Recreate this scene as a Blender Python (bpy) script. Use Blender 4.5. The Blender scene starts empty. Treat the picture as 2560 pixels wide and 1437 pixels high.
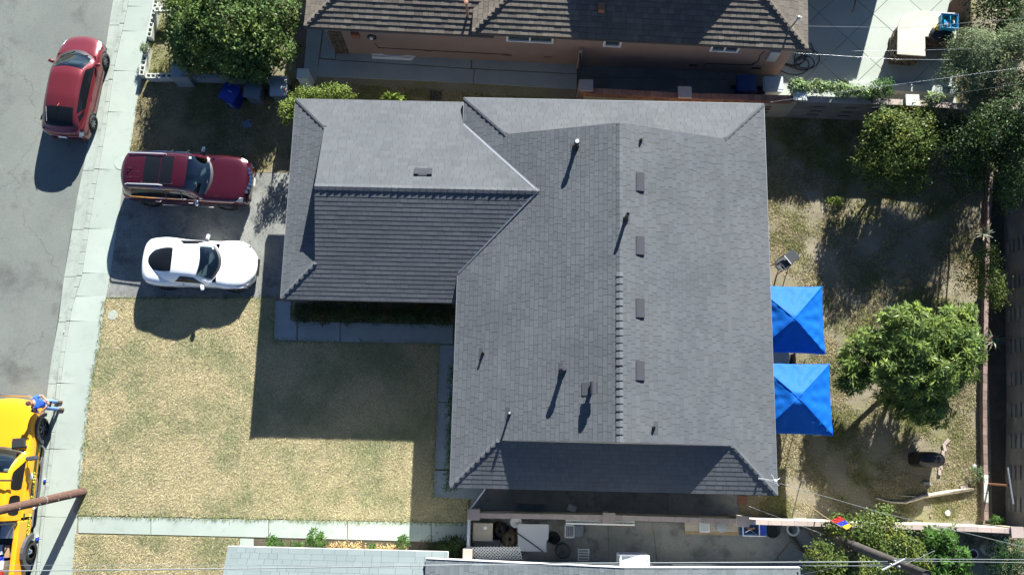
import bpy, bmesh, math, random
import numpy as np
from mathutils import Vector, Matrix
random.seed(7); rng = np.random.default_rng(7)
S = bpy.context.scene
# ---------------------------------------------------------------- camera, sky, sun, exposure
F, HC = 2200.0, 32.4                      # focal length in px of the 2560 px photo, drone height in m
def _n(a): return a/np.linalg.norm(a)
_Z = -_n(np.array([8/F, -441.5/F, -1.0]))
_Y = np.array([263/F, 11086.5/F, -1.0]); _Y = _n(_Y-_Z*_Y.dot(_Z))
_R = np.array([np.cross(_Y, _Z), _Y, _Z])
cam = bpy.data.objects.new("camera", bpy.data.cameras.new("camera")); S.collection.objects.link(cam)
cam.data.sensor_width = 36; cam.data.lens = F/2560*36; cam.data.clip_end = 2000; cam.data.clip_start = .1
cam.matrix_world = Matrix.Translation((0, 0, HC)) @ Matrix([list(r) for r in _R]).to_4x4()
S.camera = cam
SUN = Vector((0.574, 1.947, 1.0)).normalized()
w = bpy.data.worlds.new("World"); S.world = w; w.use_nodes = True
nt = w.node_tree; sky = nt.nodes.new("ShaderNodeTexSky"); sky.sky_type = 'NISHITA'; sky.sun_disc = False
sky.sun_elevation = math.asin(SUN.z); sky.sun_rotation = math.atan2(SUN.x, SUN.y); sky.ozone_density = 4.0; sky.dust_density = .1; sky.air_density = .75
bg = nt.nodes["Background"]; bg.inputs[1].default_value = 0.05; nt.links.new(sky.outputs[0], bg.inputs[0])
sl = bpy.data.lights.new("sun", 'SUN'); sl.energy = 5.0; sl.angle = math.radians(.5); sl.color = (1, .985, .915)
so = bpy.data.objects.new("sun", sl); S.collection.objects.link(so); so.rotation_euler = SUN.to_track_quat('Z', 'Y').to_euler()
S.view_settings.view_transform = 'Standard'; S.view_settings.look = 'None'; S.view_settings.gamma = 1
S.view_settings.use_curve_mapping = False; S.view_settings.exposure = 1.55
S.render.engine = 'CYCLES'; S.cycles.max_bounces = 6; S.cycles.use_denoising = True

def P(u, v, z=0.0):
    """world point at height z seen at photo pixel (u, v): used to read the survey off the aerial photo"""
    d = _R @ np.array([(u-1280)/F, -(v-718.5)/F, -1.0]); t = (z-HC)/d[2]
    return Vector((d[0]*t, d[1]*t, z))
# ---------------------------------------------------------------- materials
MATS = {}
def mat(name, c1, c2=None, rough=.8, scale=3.0, scale2=60.0, amt2=.25, bump=0.0, bscale=80.0, metal=0.0, tone=0.0, spec=.5, trans=0.0, c3=None, s3=.5, t3=.5, coat=0.0, cracks=0.0, stretch=None, ior=None):
    m = bpy.data.materials.new(name); m.use_nodes = True; N = m.node_tree.nodes; L = m.node_tree.links
    b = N["Principled BSDF"]; b.inputs["Roughness"].default_value = rough; b.inputs["Metallic"].default_value = metal
    b.inputs["Specular IOR Level"].default_value = spec; b.inputs["Coat Weight"].default_value = coat; b.inputs["Coat Roughness"].default_value = .05
    geo = N.new("ShaderNodeNewGeometry"); pos = geo.outputs["Position"]
    if stretch:
        vm = N.new("ShaderNodeVectorMath"); vm.operation = 'MULTIPLY'; vm.inputs[1].default_value = stretch; L.new(pos, vm.inputs[0]); pos = vm.outputs[0]
    def noise(sc, det=4.0, r=.6):
        n = N.new("ShaderNodeTexNoise"); n.inputs["Scale"].default_value = sc; n.inputs["Detail"].default_value = det; n.inputs["Roughness"].default_value = r; L.new(pos, n.inputs["Vector"]); return n.outputs["Fac"]
    def mix(a, bb, fac, mode='MIX'):
        x = N.new("ShaderNodeMix"); x.data_type = 'RGBA'; x.blend_type = mode
        for s_, v_ in ((x.inputs[0], fac), (x.inputs[6], a), (x.inputs[7], bb)):
            if hasattr(v_, "links"): L.new(v_, s_)
            else: s_.default_value = v_ if isinstance(v_, (float, int)) else (*v_, 1)
        return x.outputs[2]
    def ramp(f, lo, hi):
        r = N.new("ShaderNodeMapRange"); r.inputs[1].default_value = lo; r.inputs[2].default_value = hi; L.new(f, r.inputs[0]); return r.outputs[0]
    col = mix(c1, c2, ramp(noise(scale), .38, .62)) if c2 else None
    if c3: col = mix(col or c1, c3, ramp(noise(s3, 5, .65), t3-.07, t3+.07))
    def scaled(col, lo, hi, f):
        r = N.new("ShaderNodeMapRange"); r.inputs[3].default_value = lo; r.inputs[4].default_value = hi; L.new(f, r.inputs[0])
        h = N.new("ShaderNodeVectorMath"); h.operation = 'SCALE'; L.new(r.outputs[0], h.inputs[3])
        if hasattr(col, "links"): L.new(col, h.inputs[0])
        else: h.inputs[0].default_value = col
        return h.outputs[0]
    if col is None: col = c1
    if amt2: col = scaled(col, 1-amt2, 1+amt2, ramp(noise(scale2, 3, .7), .3, .7))
    if tone:
        a = N.new("ShaderNodeAttribute"); a.attribute_name = "tone"; col = scaled(col, 1-tone, 1+tone, a.outputs["Fac"])
    if cracks:
        v = N.new("ShaderNodeTexVoronoi"); v.feature = 'DISTANCE_TO_EDGE'; v.inputs["Scale"].default_value = cracks
        nn = N.new("ShaderNodeTexNoise"); nn.inputs["Scale"].default_value = 1.3; nn.inputs["Detail"].default_value = 6; L.new(pos, nn.inputs["Vector"])
        ad = N.new("ShaderNodeVectorMath"); ad.operation = 'MULTIPLY_ADD'; ad.inputs[1].default_value = (1.6, 1.6, 1.6); L.new(nn.outputs["Color"], ad.inputs[0]); L.new(pos, ad.inputs[2]); L.new(ad.outputs[0], v.inputs["Vector"])
        col = scaled(col, .72, 1.0, ramp(v.outputs["Distance"], 0.0, .004))
    if hasattr(col, "links"): L.new(col, b.inputs["Base Color"])
    else: b.inputs["Base Color"].default_value = (*col, 1)
    if bump:
        bn = N.new("ShaderNodeBump"); bn.inputs["Strength"].default_value = bump; bn.inputs["Distance"].default_value = .02
        L.new(noise(bscale, 3), bn.inputs["Height"]); L.new(bn.outputs[0], b.inputs["Normal"])
    if trans:
        t = N.new("ShaderNodeBsdfTranslucent"); ms = N.new("ShaderNodeMixShader"); ms.inputs[0].default_value = trans
        if hasattr(col, "links"): L.new(col, t.inputs[0])
        else: t.inputs[0].default_value = (*col, 1)
        L.new(b.outputs[0], ms.inputs[1]); L.new(t.outputs[0], ms.inputs[2]); L.new(ms.outputs[0], N["Material Output"].inputs[0])
    MATS[name] = m; return m
mat("asphalt", (.148,.162,.152), (.18,.195,.178), .9, .35, 45, .26, .5, 90, c3=(.10,.105,.098), s3=.55, t3=.62, cracks=.11)
mat("drive_asphalt", (.25,.255,.235), (.18,.185,.175), .9, 1.2, 30, .4, .7, 60, c3=(.12,.12,.12), s3=1.3, t3=.6, cracks=.35)
mat("concrete", (.36,.41,.365), (.33,.38,.34), .85, .8, 30, .07, .2, 60, tone=.08, c3=(.30,.34,.30), s3=2.2, t3=.63)
mat("gutter", (.29,.33,.295), (.33,.37,.33), .85, 1.4, 30, .1, .2, 60, tone=.05, c3=(.24,.265,.24), s3=2, t3=.6)
mat("pathcon", (.24,.28,.30), (.28,.32,.33), .85, 1.0, 30, .08, .2, 60, tone=.06)
mat("patio", (.36,.40,.36), (.32,.355,.31), .8, .5, 30, .06, .1, 60, tone=.04)
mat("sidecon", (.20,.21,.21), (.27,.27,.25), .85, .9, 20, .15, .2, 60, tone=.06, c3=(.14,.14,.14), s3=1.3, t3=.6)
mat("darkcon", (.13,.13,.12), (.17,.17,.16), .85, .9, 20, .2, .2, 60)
mat("lawn", (.50,.44,.27), (.41,.37,.22), .95, 1.1, 38, .35, 1.0, 120, c3=(.30,.30,.17), s3=.5, t3=.55)
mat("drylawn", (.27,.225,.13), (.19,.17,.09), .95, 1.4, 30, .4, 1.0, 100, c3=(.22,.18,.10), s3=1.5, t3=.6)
mat("dirt", (.27,.235,.165), (.20,.175,.12), .95, .8, 25, .4, .8, 80, c3=(.20,.19,.085), s3=.45, t3=.55)
mat("soil", (.10,.08,.055), (.07,.06,.04), .95, 2, 25, .35, .8, 60)
mat("blade", (.58,.50,.31), (.44,.385,.225), .8, .45, 8, .10, tone=.42, trans=.3, c3=(.29,.31,.15), s3=.45, t3=.55); mat("blade_green", (.26,.29,.12), (.19,.23,.09), .8, 1.5, 8, .15, tone=.45, trans=.3)
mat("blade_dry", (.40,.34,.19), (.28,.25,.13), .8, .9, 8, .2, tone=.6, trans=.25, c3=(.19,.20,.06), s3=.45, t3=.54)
mat("shingle", (.091,.099,.111), (.101,.109,.120), .9, .5, 90, .12, .4, 150, tone=.09, c3=(.082,.090,.101), s3=.35, t3=.55)
mat("shingle_blue", (.165,.20,.205), (.18,.215,.22), .9, .5, 60, .12, .3, 120, tone=.07)
mat("shingle_grey", (.13,.15,.16), (.15,.17,.18), .9, .5, 60, .12, .3, 120, tone=.14)
mat("shingle_brown", (.115,.097,.082), (.145,.125,.10), .95, .6, 40, .28, .4, 120, tone=.2)
mat("roofdark", (.04,.046,.056), None, .9)
mat("stucco_pink", (.29,.21,.18), (.26,.19,.165), .9, .6, 40, .08, .3, 90)
mat("stucco_white", (.72,.74,.72), (.66,.68,.66), .9, .7, 40, .05, .3, 90)
mat("stucco_tan", (.38,.34,.27), (.33,.29,.23), .9, .8, 30, .1, .3, 90, tone=.1)
mat("blockwall", (.21,.205,.19), (.165,.16,.15), .9, 1.1, 30, .15, .3, 60, tone=.15)
mat("capblock", (.40,.325,.29), (.34,.28,.25), .85, 2, 30, .12, .2, 60, tone=.12)
mat("brick", (.27,.125,.085), (.20,.095,.07), .9, 4, 40, .2, .3, 60, tone=.25)
mat("cinder", (.56,.58,.52), (.48,.50,.45), .9, 3, 40, .12, .3, 60, tone=.08)
mat("stone", (.16,.12,.08), (.08,.065,.05), .9, 6, 30, .3, .6, 40, tone=.3)
mat("cream", (.50,.475,.40), (.44,.42,.35), .7, 1.5, 20, .05, tone=.05)
mat("white", (.72,.73,.74), None, .5, amt2=.04); mat("white_metal", (.62,.65,.68), None, .35, metal=.5, amt2=.05)
mat("metal", (.45,.47,.5), None, .3, metal=.9, amt2=.1); mat("galv", (.30,.33,.36), (.38,.40,.42), .45, metal=.6)
mat("vent", (.065,.067,.078), None, .95, spec=.1, amt2=.1); mat("black", (.012,.012,.014), None, .5, amt2=.2); mat("rubber", (.022,.022,.023), None, .8, amt2=.2)
mat("trimblack", (.03,.03,.032), None, .55); mat("glass", (.008,.010,.013), None, .08, spec=.35, amt2=0); mat("glass_light", (.05,.085,.095), (.035,.055,.07), .08, 2.5, spec=.8, amt2=.1)
mat("paint_red", (.17,.022,.030), None, .32, metal=.35, amt2=.02, coat=.8); mat("paint_maroon", (.065,.006,.015), None, .25, metal=.4, amt2=.02, coat=1)
mat("paint_white", (.80,.82,.84), None, .3, amt2=0, coat=.7); mat("paint_yellow", (.85,.37,.010), None, .35, amt2=.02, coat=.5)
mat("chrome", (.7,.72,.75), None, .12, metal=1, amt2=0); mat("lamp_clear", (.55,.6,.62), None, .15, spec=.8, amt2=.3, scale2=40); mat("lamp_red", (.25,.01,.01), None, .2)
mat("rim", (.35,.37,.39), None, .3, metal=.8, amt2=.1); mat("interior", (.10,.115,.12), None, .8)
mat("blue_bin", (.008,.03,.25), None, .45, amt2=.08); mat("blue_label", (.15,.25,.6), None, .5); mat("grey_bin", (.11,.14,.17), None, .5, amt2=.1); mat("grey_bin2", (.35,.38,.40), None, .5, amt2=.08)
mat("canopy", (.006,.13,.54), None, .6, spec=.15, scale2=9, amt2=.08, trans=.15, bump=.3, bscale=12); mat("bark", (.14,.10,.07), (.08,.06,.045), .95, 6, 30, .3, .6, 30, stretch=(1,1,.15))
mat("pole_wood", (.14,.075,.055), (.075,.042,.03), .9, 9, 60, .35, .8, 30, stretch=(.35,3,1)); mat("pole_dark", (.055,.05,.045), (.08,.07,.06), .9, 4, 30, .25, .5, 30)
mat("wood", (.30,.22,.13), (.22,.15,.09), .8, 5, 40, .2); mat("deadwood", (.50,.44,.35), (.36,.31,.24), .9, 6, 30, .2, .4, 30); mat("rust", (.26,.11,.06), None, .8, amt2=.2)
mat("leaf_ash", (.12,.18,.05), (.07,.12,.04), .45, 1.3, 6, .2, tone=.5, trans=.3, c3=(.22,.27,.06), s3=1.2, t3=.6, spec=.12)
mat("leaf_dark", (.03,.055,.02), (.045,.075,.022), .4, 1.3, 6, .2, tone=.5, trans=.25, c3=(.075,.12,.02), s3=1.0, t3=.62, spec=.12)
mat("leaf_citrus", (.105,.145,.034), (.06,.10,.03), .4, 1.5, 6, .2, tone=.45, trans=.28, c3=(.165,.185,.035), s3=1.5, t3=.58, spec=.12)
mat("leaf_broad", (.17,.235,.06), (.09,.145,.04), .38, 1.2, 6, .15, tone=.4, trans=.25, c3=(.29,.37,.06), s3=1.6, t3=.62, spec=.12)
mat("leaf_pale", (.21,.26,.14), (.12,.17,.085), .5, 2, 6, .2, tone=.4, trans=.25, c3=(.15,.15,.06), s3=1.5, t3=.6, spec=.12)
mat("leaf_lime", (.18,.24,.05), (.12,.17,.035), .5, 2, 6, .2, tone=.35, trans=.3, spec=.12); mat("leaf_ivy", (.26,.33,.16), (.16,.24,.09), .5, 3, 6, .2, tone=.4, trans=.2, spec=.12)
mat("leaf_hedge", (.04,.07,.02), (.025,.045,.015), .6, 2, 6, .2, tone=.5, trans=.2, c3=(.09,.06,.02), s3=1.2, t3=.65, spec=.12); mat("leaf_green", (.07,.15,.03), (.05,.11,.025), .5, 2, 6, .2, tone=.35, trans=.3, spec=.12)
mat("leaf_agave", (.10,.13,.075), None, .5, tone=.3, trans=.1); mat("leaf_round", (.03,.075,.025), (.05,.10,.035), .55, 6, 6, .2, tone=.5, trans=.2, spec=.12)
mat("skin", (.42,.22,.14), None, .5, amt2=.05); mat("shirt", (.015,.10,.55), None, .85, amt2=.15, scale2=12); mat("jeans", (.10,.20,.45), (.16,.28,.52), .9, 8, 40, .15); mat("boots", (.11,.08,.05), None, .8); mat("cap", (.10,.04,.035), None, .8)
mat("red", (.5,.02,.015), None, .6); mat("blue", (.02,.05,.45), None, .6); mat("yellow", (.75,.55,.04), None, .6); mat("letter", (.85,.85,.10), None, .5, amt2=0); mat("bandgreen", (.05,.065,.01), None, .5)
mat("turq", (.02,.35,.55), None, .4); mat("cardboard", (.35,.22,.12), None, .9); mat("bluetub", (.05,.16,.42), None, .5); mat("table_white", (.42,.44,.48), None, .6, amt2=.03); mat("tan_plastic", (.33,.30,.26), None, .6)
mat("darkpot", (.03,.035,.04), None, .6); mat("terracotta", (.32,.15,.10), None, .85); mat("screen_grey", (.055,.06,.068), None, .6)
mat("gravel", (.16,.13,.11), (.09,.08,.07), .9, 30, 60, .4, .8, 60)
M = MATS
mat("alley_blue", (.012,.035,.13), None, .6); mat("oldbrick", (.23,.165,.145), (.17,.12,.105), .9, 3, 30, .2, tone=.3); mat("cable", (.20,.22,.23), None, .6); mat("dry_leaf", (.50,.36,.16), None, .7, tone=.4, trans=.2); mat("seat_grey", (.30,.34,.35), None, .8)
def glassmat(name, tint):
    m = bpy.data.materials.new(name); m.use_nodes = True; N = m.node_tree.nodes; L = m.node_tree.links; N.remove(N["Principled BSDF"]); t = N.new("ShaderNodeBsdfTransparent"); t.inputs[0].default_value = (*tint, 1)
    g = N.new("ShaderNodeBsdfGlossy"); g.inputs["Roughness"].default_value = .03; f = N.new("ShaderNodeFresnel"); f.inputs[0].default_value = 1.5; a = N.new("ShaderNodeMath"); a.inputs[1].default_value = .10; L.new(f.outputs[0], a.inputs[0])
    x = N.new("ShaderNodeMixShader"); L.new(a.outputs[0], x.inputs[0]); L.new(t.outputs[0], x.inputs[1]); L.new(g.outputs[0], x.inputs[2]); L.new(x.outputs[0], N["Material Output"].inputs[0]); MATS[name] = m
glassmat("glass_clear", (.62, .76, .77))
# ---------------------------------------------------------------- building blocks
ROOT = {}
def tag(o, label=None, cat=None, group=None, kind=None):
    if label: o["label"] = label
    if cat: o["category"] = cat
    if group: o["group"] = group
    if kind: o["kind"] = kind
    return o
def thing(name, label, cat, loc=(0, 0, 0), rz=0.0, group=None, M4=None):
    o = bpy.data.objects.new(name, None); S.collection.objects.link(o); o.empty_display_size = .2
    m = M4 or (Matrix.Translation(Vector(loc)) @ Matrix.Rotation(rz, 4, 'Z'))
    o.matrix_world = m; ROOT[o.name] = m.copy(); return tag(o, label, cat, group)
class MB:
    def __init__(s): s.v = []; s.f = []; s.t = []
    def add(s, vs, fs, tone=None):
        n = len(s.v); s.v += [tuple(x) for x in vs]; s.f += [tuple(i+n for i in f) for f in fs]
        s.t += [random.random() if tone is None else tone]*len(fs); return s
    def boxm(s, m, tone=None):
        return s.add([m @ Vector((x, y, z)) for x in (-.5, .5) for y in (-.5, .5) for z in (-.5, .5)],
                     [(0,1,3,2),(4,6,7,5),(0,4,5,1),(2,3,7,6),(0,2,6,4),(1,5,7,3)], tone)
    def box(s, c, d, rz=0, tone=None, rx=0, ry=0):
        m = Matrix.Translation(Vector(c)) @ Matrix.Rotation(rz, 4, 'Z') @ Matrix.Rotation(ry, 4, 'Y') @ Matrix.Rotation(rx, 4, 'X') @ Matrix.Diagonal((*d, 1))
        return s.boxm(m, tone)
    def prism(s, poly, z0, z1, tone=None):
        a = sum(poly[i][0]*poly[(i+1)%len(poly)][1]-poly[(i+1)%len(poly)][0]*poly[i][1] for i in range(len(poly)))
        if a < 0: poly = poly[::-1]
        n = len(poly)
        return s.add([(p[0], p[1], z0) for p in poly]+[(p[0], p[1], z1) for p in poly],
                     [tuple(range(n-1, -1, -1)), tuple(range(n, 2*n))]+[(i, (i+1)%n, n+(i+1)%n, n+i) for i in range(n)], tone)
    def tube(s, pts, r, n=8, cap=True, tone=None):
        pts = [Vector(p) for p in pts]; rs = r if isinstance(r, (list, tuple)) else [r]*len(pts); vs = []; fs = []
        up = None
        for i, p in enumerate(pts):
            d = (pts[min(i+1, len(pts)-1)]-pts[max(i-1, 0)]).normalized()
            if up is None: up = Vector((0, 0, 1)) if abs(d.z) < .9 else Vector((1, 0, 0))
            a = d.cross(up).normalized(); b = a.cross(d); up = b
            vs += [p+(a*math.cos(2*math.pi*k/n)+b*math.sin(2*math.pi*k/n))*rs[i] for k in range(n)]
        for i in range(len(pts)-1): fs += [(i*n+k, i*n+(k+1)%n, (i+1)*n+(k+1)%n, (i+1)*n+k) for k in range(n)]
        if cap: fs += [tuple(range(n)), tuple(range((len(pts)-1)*n, len(pts)*n))[::-1]]
        return s.add(vs, fs, tone)
    def lathe(s, prof, n=16, c=(0, 0, 0), axis='Z', tone=None):
        R = {'Z': Matrix.Identity(3), 'Y': Matrix.Rotation(math.radians(-90), 3, 'X'), 'X': Matrix.Rotation(math.radians(90), 3, 'Y')}[axis]
        vs = [R @ Vector((r*math.cos(2*math.pi*k/n), r*math.sin(2*math.pi*k/n), z))+Vector(c) for r, z in prof for k in range(n)]
        fs = [(i*n+k, i*n+(k+1)%n, (i+1)*n+(k+1)%n, (i+1)*n+k) for i in range(len(prof)-1) for k in range(n)]
        return s.add(vs, fs, tone)
    def grid(s, g, tone=None, closed=False, skip=None):
        a = len(g); b = len(g[0])
        return s.add([p for r in g for p in r], [(i*b+j, i*b+(j+1)%b, (i+1)*b+(j+1)%b, (i+1)*b+j) for i in range(a-1) for j in range(b if closed else b-1) if not (skip and skip(i, j))], tone)
    def build(s, name, m, parent=None, world=True, smooth=False, bevel=0, subd=0, kind=None, M4=None, weld=0):
        me = bpy.data.meshes.new(name); vs = s.v
        root = M4
        if parent is not None and world:
            q = parent
            while q.parent: q = q.parent
            if q.name in ROOT: inv = ROOT[q.name].inverted(); vs = [tuple(inv @ Vector(v)) for v in vs]
        me.from_pydata(vs, [], s.f)
        at = me.attributes.new("tone", 'FLOAT', 'FACE'); at.data.foreach_set("value", s.t)
        me.materials.append(M[m]); o = bpy.data.objects.new(name, me); S.collection.objects.link(o)
        if parent is not None: o.parent = parent
        if smooth: me.polygons.foreach_set("use_smooth", [True]*len(me.polygons))
        if weld:
            mo = o.modifiers.new("w", 'WELD'); mo.merge_threshold = weld
        if bevel:
            mo = o.modifiers.new("b", 'BEVEL'); mo.width = bevel; mo.segments = 2; mo.limit_method = 'ANGLE'
        if subd:
            mo = o.modifiers.new("s", 'SUBSURF'); mo.levels = subd; mo.render_levels = subd
        if kind: o["kind"] = kind
        return o
def copyobj(o, parent=None):
    c = o.copy(); S.collection.objects.link(c); c.parent = parent; return c
def copytree(o, m, label=None, group=None):
    c = copyobj(o); c.matrix_world = m; ROOT[c.name] = m.copy()
    if label: c["label"] = label
    if group: c["group"] = group
    for ch in [x for x in bpy.data.objects if x.parent == o]:
        d = copyobj(ch, c)
        for g in [x for x in bpy.data.objects if x.parent == ch]: copyobj(g, d)
    return c
def clip(poly, edges):
    for (n, d) in edges:                       # keep n.p <= d
        out = []
        for i in range(len(poly)):
            a, b = poly[i], poly[(i+1) % len(poly)]; da = n[0]*a[0]+n[1]*a[1]-d; db = n[0]*b[0]+n[1]*b[1]-d
            if da <= 0: out.append(a)
            if (da < 0 < db) or (db < 0 < da):
                t = da/(da-db); out.append((a[0]+(b[0]-a[0])*t, a[1]+(b[1]-a[1])*t))
        poly = out
        if len(poly) < 3: return None
    ar = abs(sum(poly[i][0]*poly[(i+1)%len(poly)][1]-poly[(i+1)%len(poly)][0]*poly[i][1] for i in range(len(poly))))/2
    return poly if ar > 3e-4 else None
def edges_of(poly):
    a = sum(poly[i][0]*poly[(i+1)%len(poly)][1]-poly[(i+1)%len(poly)][0]*poly[i][1] for i in range(len(poly)))
    if a < 0: poly = poly[::-1]
    E = []
    for i in range(len(poly)):
        p, q = poly[i], poly[(i+1)%len(poly)]; n = (q[1]-p[1], p[0]-q[0]); l = math.hypot(*n)
        if l > 1e-6: n = (n[0]/l, n[1]/l); E.append((n, n[0]*p[0]+n[1]*p[1]))
    return E
def tiles(poly, w, h, gap=.01, ang=0, off=(0, 0), stag=0.0, jit=0.0):
    """cells of a w x h running pattern clipped to the convex poly"""
    ca, sa = math.cos(ang), math.sin(ang); loc = [((p[0]-off[0])*ca+(p[1]-off[1])*sa, -(p[0]-off[0])*sa+(p[1]-off[1])*ca) for p in poly]
    E = edges_of(loc); x0 = min(p[0] for p in loc); x1 = max(p[0] for p in loc); y0 = min(p[1] for p in loc); y1 = max(p[1] for p in loc); out = []
    for j in range(math.floor(y0/h)-1, math.ceil(y1/h)+1):
        x = math.floor(x0/w-2)*w + (j % 2)*stag*w
        if jit: x += random.random()*w
        while x < x1:
            ww = w*(1+jit*random.uniform(-1, 1)); q = [(x+gap/2, j*h+gap/2), (x+ww-gap/2, j*h+gap/2), (x+ww-gap/2, (j+1)*h-gap/2), (x+gap/2, (j+1)*h-gap/2)]; x += ww
            c = clip(q, E)
            if c: out.append([(p[0]*ca-p[1]*sa+off[0], p[0]*sa+p[1]*ca+off[1]) for p in c])
    return out
def sheet(name, poly, z0, z1, m, kind="structure", parent=None):
    mb = MB(); mb.prism([(p[0], p[1]) for p in poly], z0, z1, .5); o = mb.build(name, m, parent)
    if parent is None: o["kind"] = kind
    return o
def slabs(name, polys, z0, z1, m, part="slab", gapmat="soil"):
    """a paved area: a bedding sheet with each slab its own part"""
    root = None
    allp = [p for q in polys for p in q]
    x0, x1, y0, y1 = min(p[0] for p in allp), max(p[0] for p in allp), min(p[1] for p in allp), max(p[1] for p in allp)
    root = bpy.data.objects.new(name, None); S.collection.objects.link(root); root["kind"] = "structure"
    for q in polys:
        mb = MB(); mb.prism(q, z0, z1+random.uniform(-.003, .003)); mb.build(part, m, root, world=False, bevel=.006)
    return root
def xy(*a): return [tuple(P(*q)[:2]) for q in a]
# ---------------------------------------------------------------- ground, street, lawns
sheet("ground", [(-400, -400), (400, -400), (400, 400), (-400, 400)], -.6, -.22, "dirt")
sheet("street", [(-26, -60), (-17.1, -60), (-17.2, -4.2), (-17.32, 2.5), (-17.2, 8), (-17.0, 10.8), (-16.68, 17), (-16.5, 60), (-26, 60)], -.22, -.12, "asphalt")
sheet("far_bank", [(-60, -60), (-26, -60), (-26, 60), (-60, 60)], -.22, 0, "drylawn")
sheet("yard_ground", [(-16.2, -60), (60, -60), (60, 60), (-16.0, 60)], -.22, 0, "dirt")
RE = [(392,-60),(388,30),(357,180),(338,290),(325,380),(311,430),(300,520),(275,690),(262,760),(250,860),(234,940),(220,1040),(210,1140),(200,1240),(193,1300),(183,1437),(176,1520)]
LE = [(326,-60),(319,20),(285,170),(268,300),(246,430),(230,520),(205,690),(180,770),(165,860),(155,930),(143,1040),(132,1140),(119,1240),(110,1300),(98,1437),(90,1520)]
GE = [(290,-60),(279,0),(262,110),(230,290),(204,423),(190,490),(172,600),(155,700),(143,800),(124,900),(114,980),(106,1060),(98,1150),(88,1250),(80,1320),(70,1437),(62,1520)]
def edge(tab, v):
    t = sorted(tab, key=lambda q: q[1])
    return float(np.interp(v, [q[1] for q in t], [q[0] for q in t]))
J = [-60, 17, 79, 178, 281, 424, 572, 683, 741, 803, 958, 1122, 1291, 1460, 1520]
pl = []
for a, b in zip(J, J[1:]):
    n = 3; vs = [a+(b-a)*k/n for k in range(n+1)]
    pl.append([tuple(P(edge(LE, v)+1, v+(.8 if k == 0 else -.8 if k == n else 0))[:2]) for k, v in enumerate(vs)]+[tuple(P(edge(RE, v), v+(.8 if k == n else -.8 if k == 0 else 0)+1.5)[:2]) for k, v in reversed(list(enumerate(vs)))])
sw = slabs("sidewalk", pl, -.2, .03, "concrete")
tag(sw, "pale concrete sidewalk of separate slabs running along the street", kind="structure")
JG = [-60, 60, 200, 424, 572, 690, 803, 958, 1122, 1291, 1520]
root = bpy.data.objects.new("kerb", None); S.collection.objects.link(root); root["kind"] = "structure"
for a, b in zip(JG, JG[1:]):
    n = 4; vs = [a+(b-a)*k/n for k in range(n+1)]; kb = MB(); gp = MB()
    for k in range(n):
        v0, v1 = vs[k]+(.6 if k == 0 else 0), vs[k+1]-(.6 if k == n-1 else 0)
        def q(v, f): return tuple(P(edge(GE, v)*(1-f)+edge(LE, v)*f, v)[:2])
        kb.prism([q(v0, .72), q(v0, 1), q(v1, 1), q(v1, .72)], -.2, .025, .5)
        for f0, f1, z0, z1 in ((0, .45, -.11, -.115), (.45, .72, -.115, -.10)):
            A, B, C, D = q(v0, f0), q(v0, f1), q(v1, f1), q(v1, f0)
            gp.add([(*A, z0), (*B, z1), (*C, z1), (*D, z0)], [(0, 1, 2, 3)], .5)
    kb.build("kerb_stone", "gutter", root, world=False, bevel=.02); gp.build("gutter_pan", "gutter", root, world=False)
def nearR(v): return tuple(P(edge(RE, v), v)[:2])
lawn = [nearR(748)]+[nearR(v) for v in (860, 940, 1040, 1140, 1240, 1286)]+xy((1170,1306),(1170,1247),(1083,1243),(1098,861),(683,853),(688,746))
# split front lawn in two convex-ish pieces for planting
sheet("lawn", lawn, 0, .035, "lawn")
sheet("side_lawn", [nearR(1334)]+[nearR(1437), nearR(1520)]+xy((600,1520),(600,1344)), 0, .035, "lawn")
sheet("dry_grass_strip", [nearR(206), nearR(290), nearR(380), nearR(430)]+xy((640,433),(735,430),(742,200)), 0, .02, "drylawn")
sheet("driveway", [nearR(432), nearR(520), nearR(690), nearR(744)]+xy((695,747),(740,500),(740,432)), 0, .015, "drive_asphalt")
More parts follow.
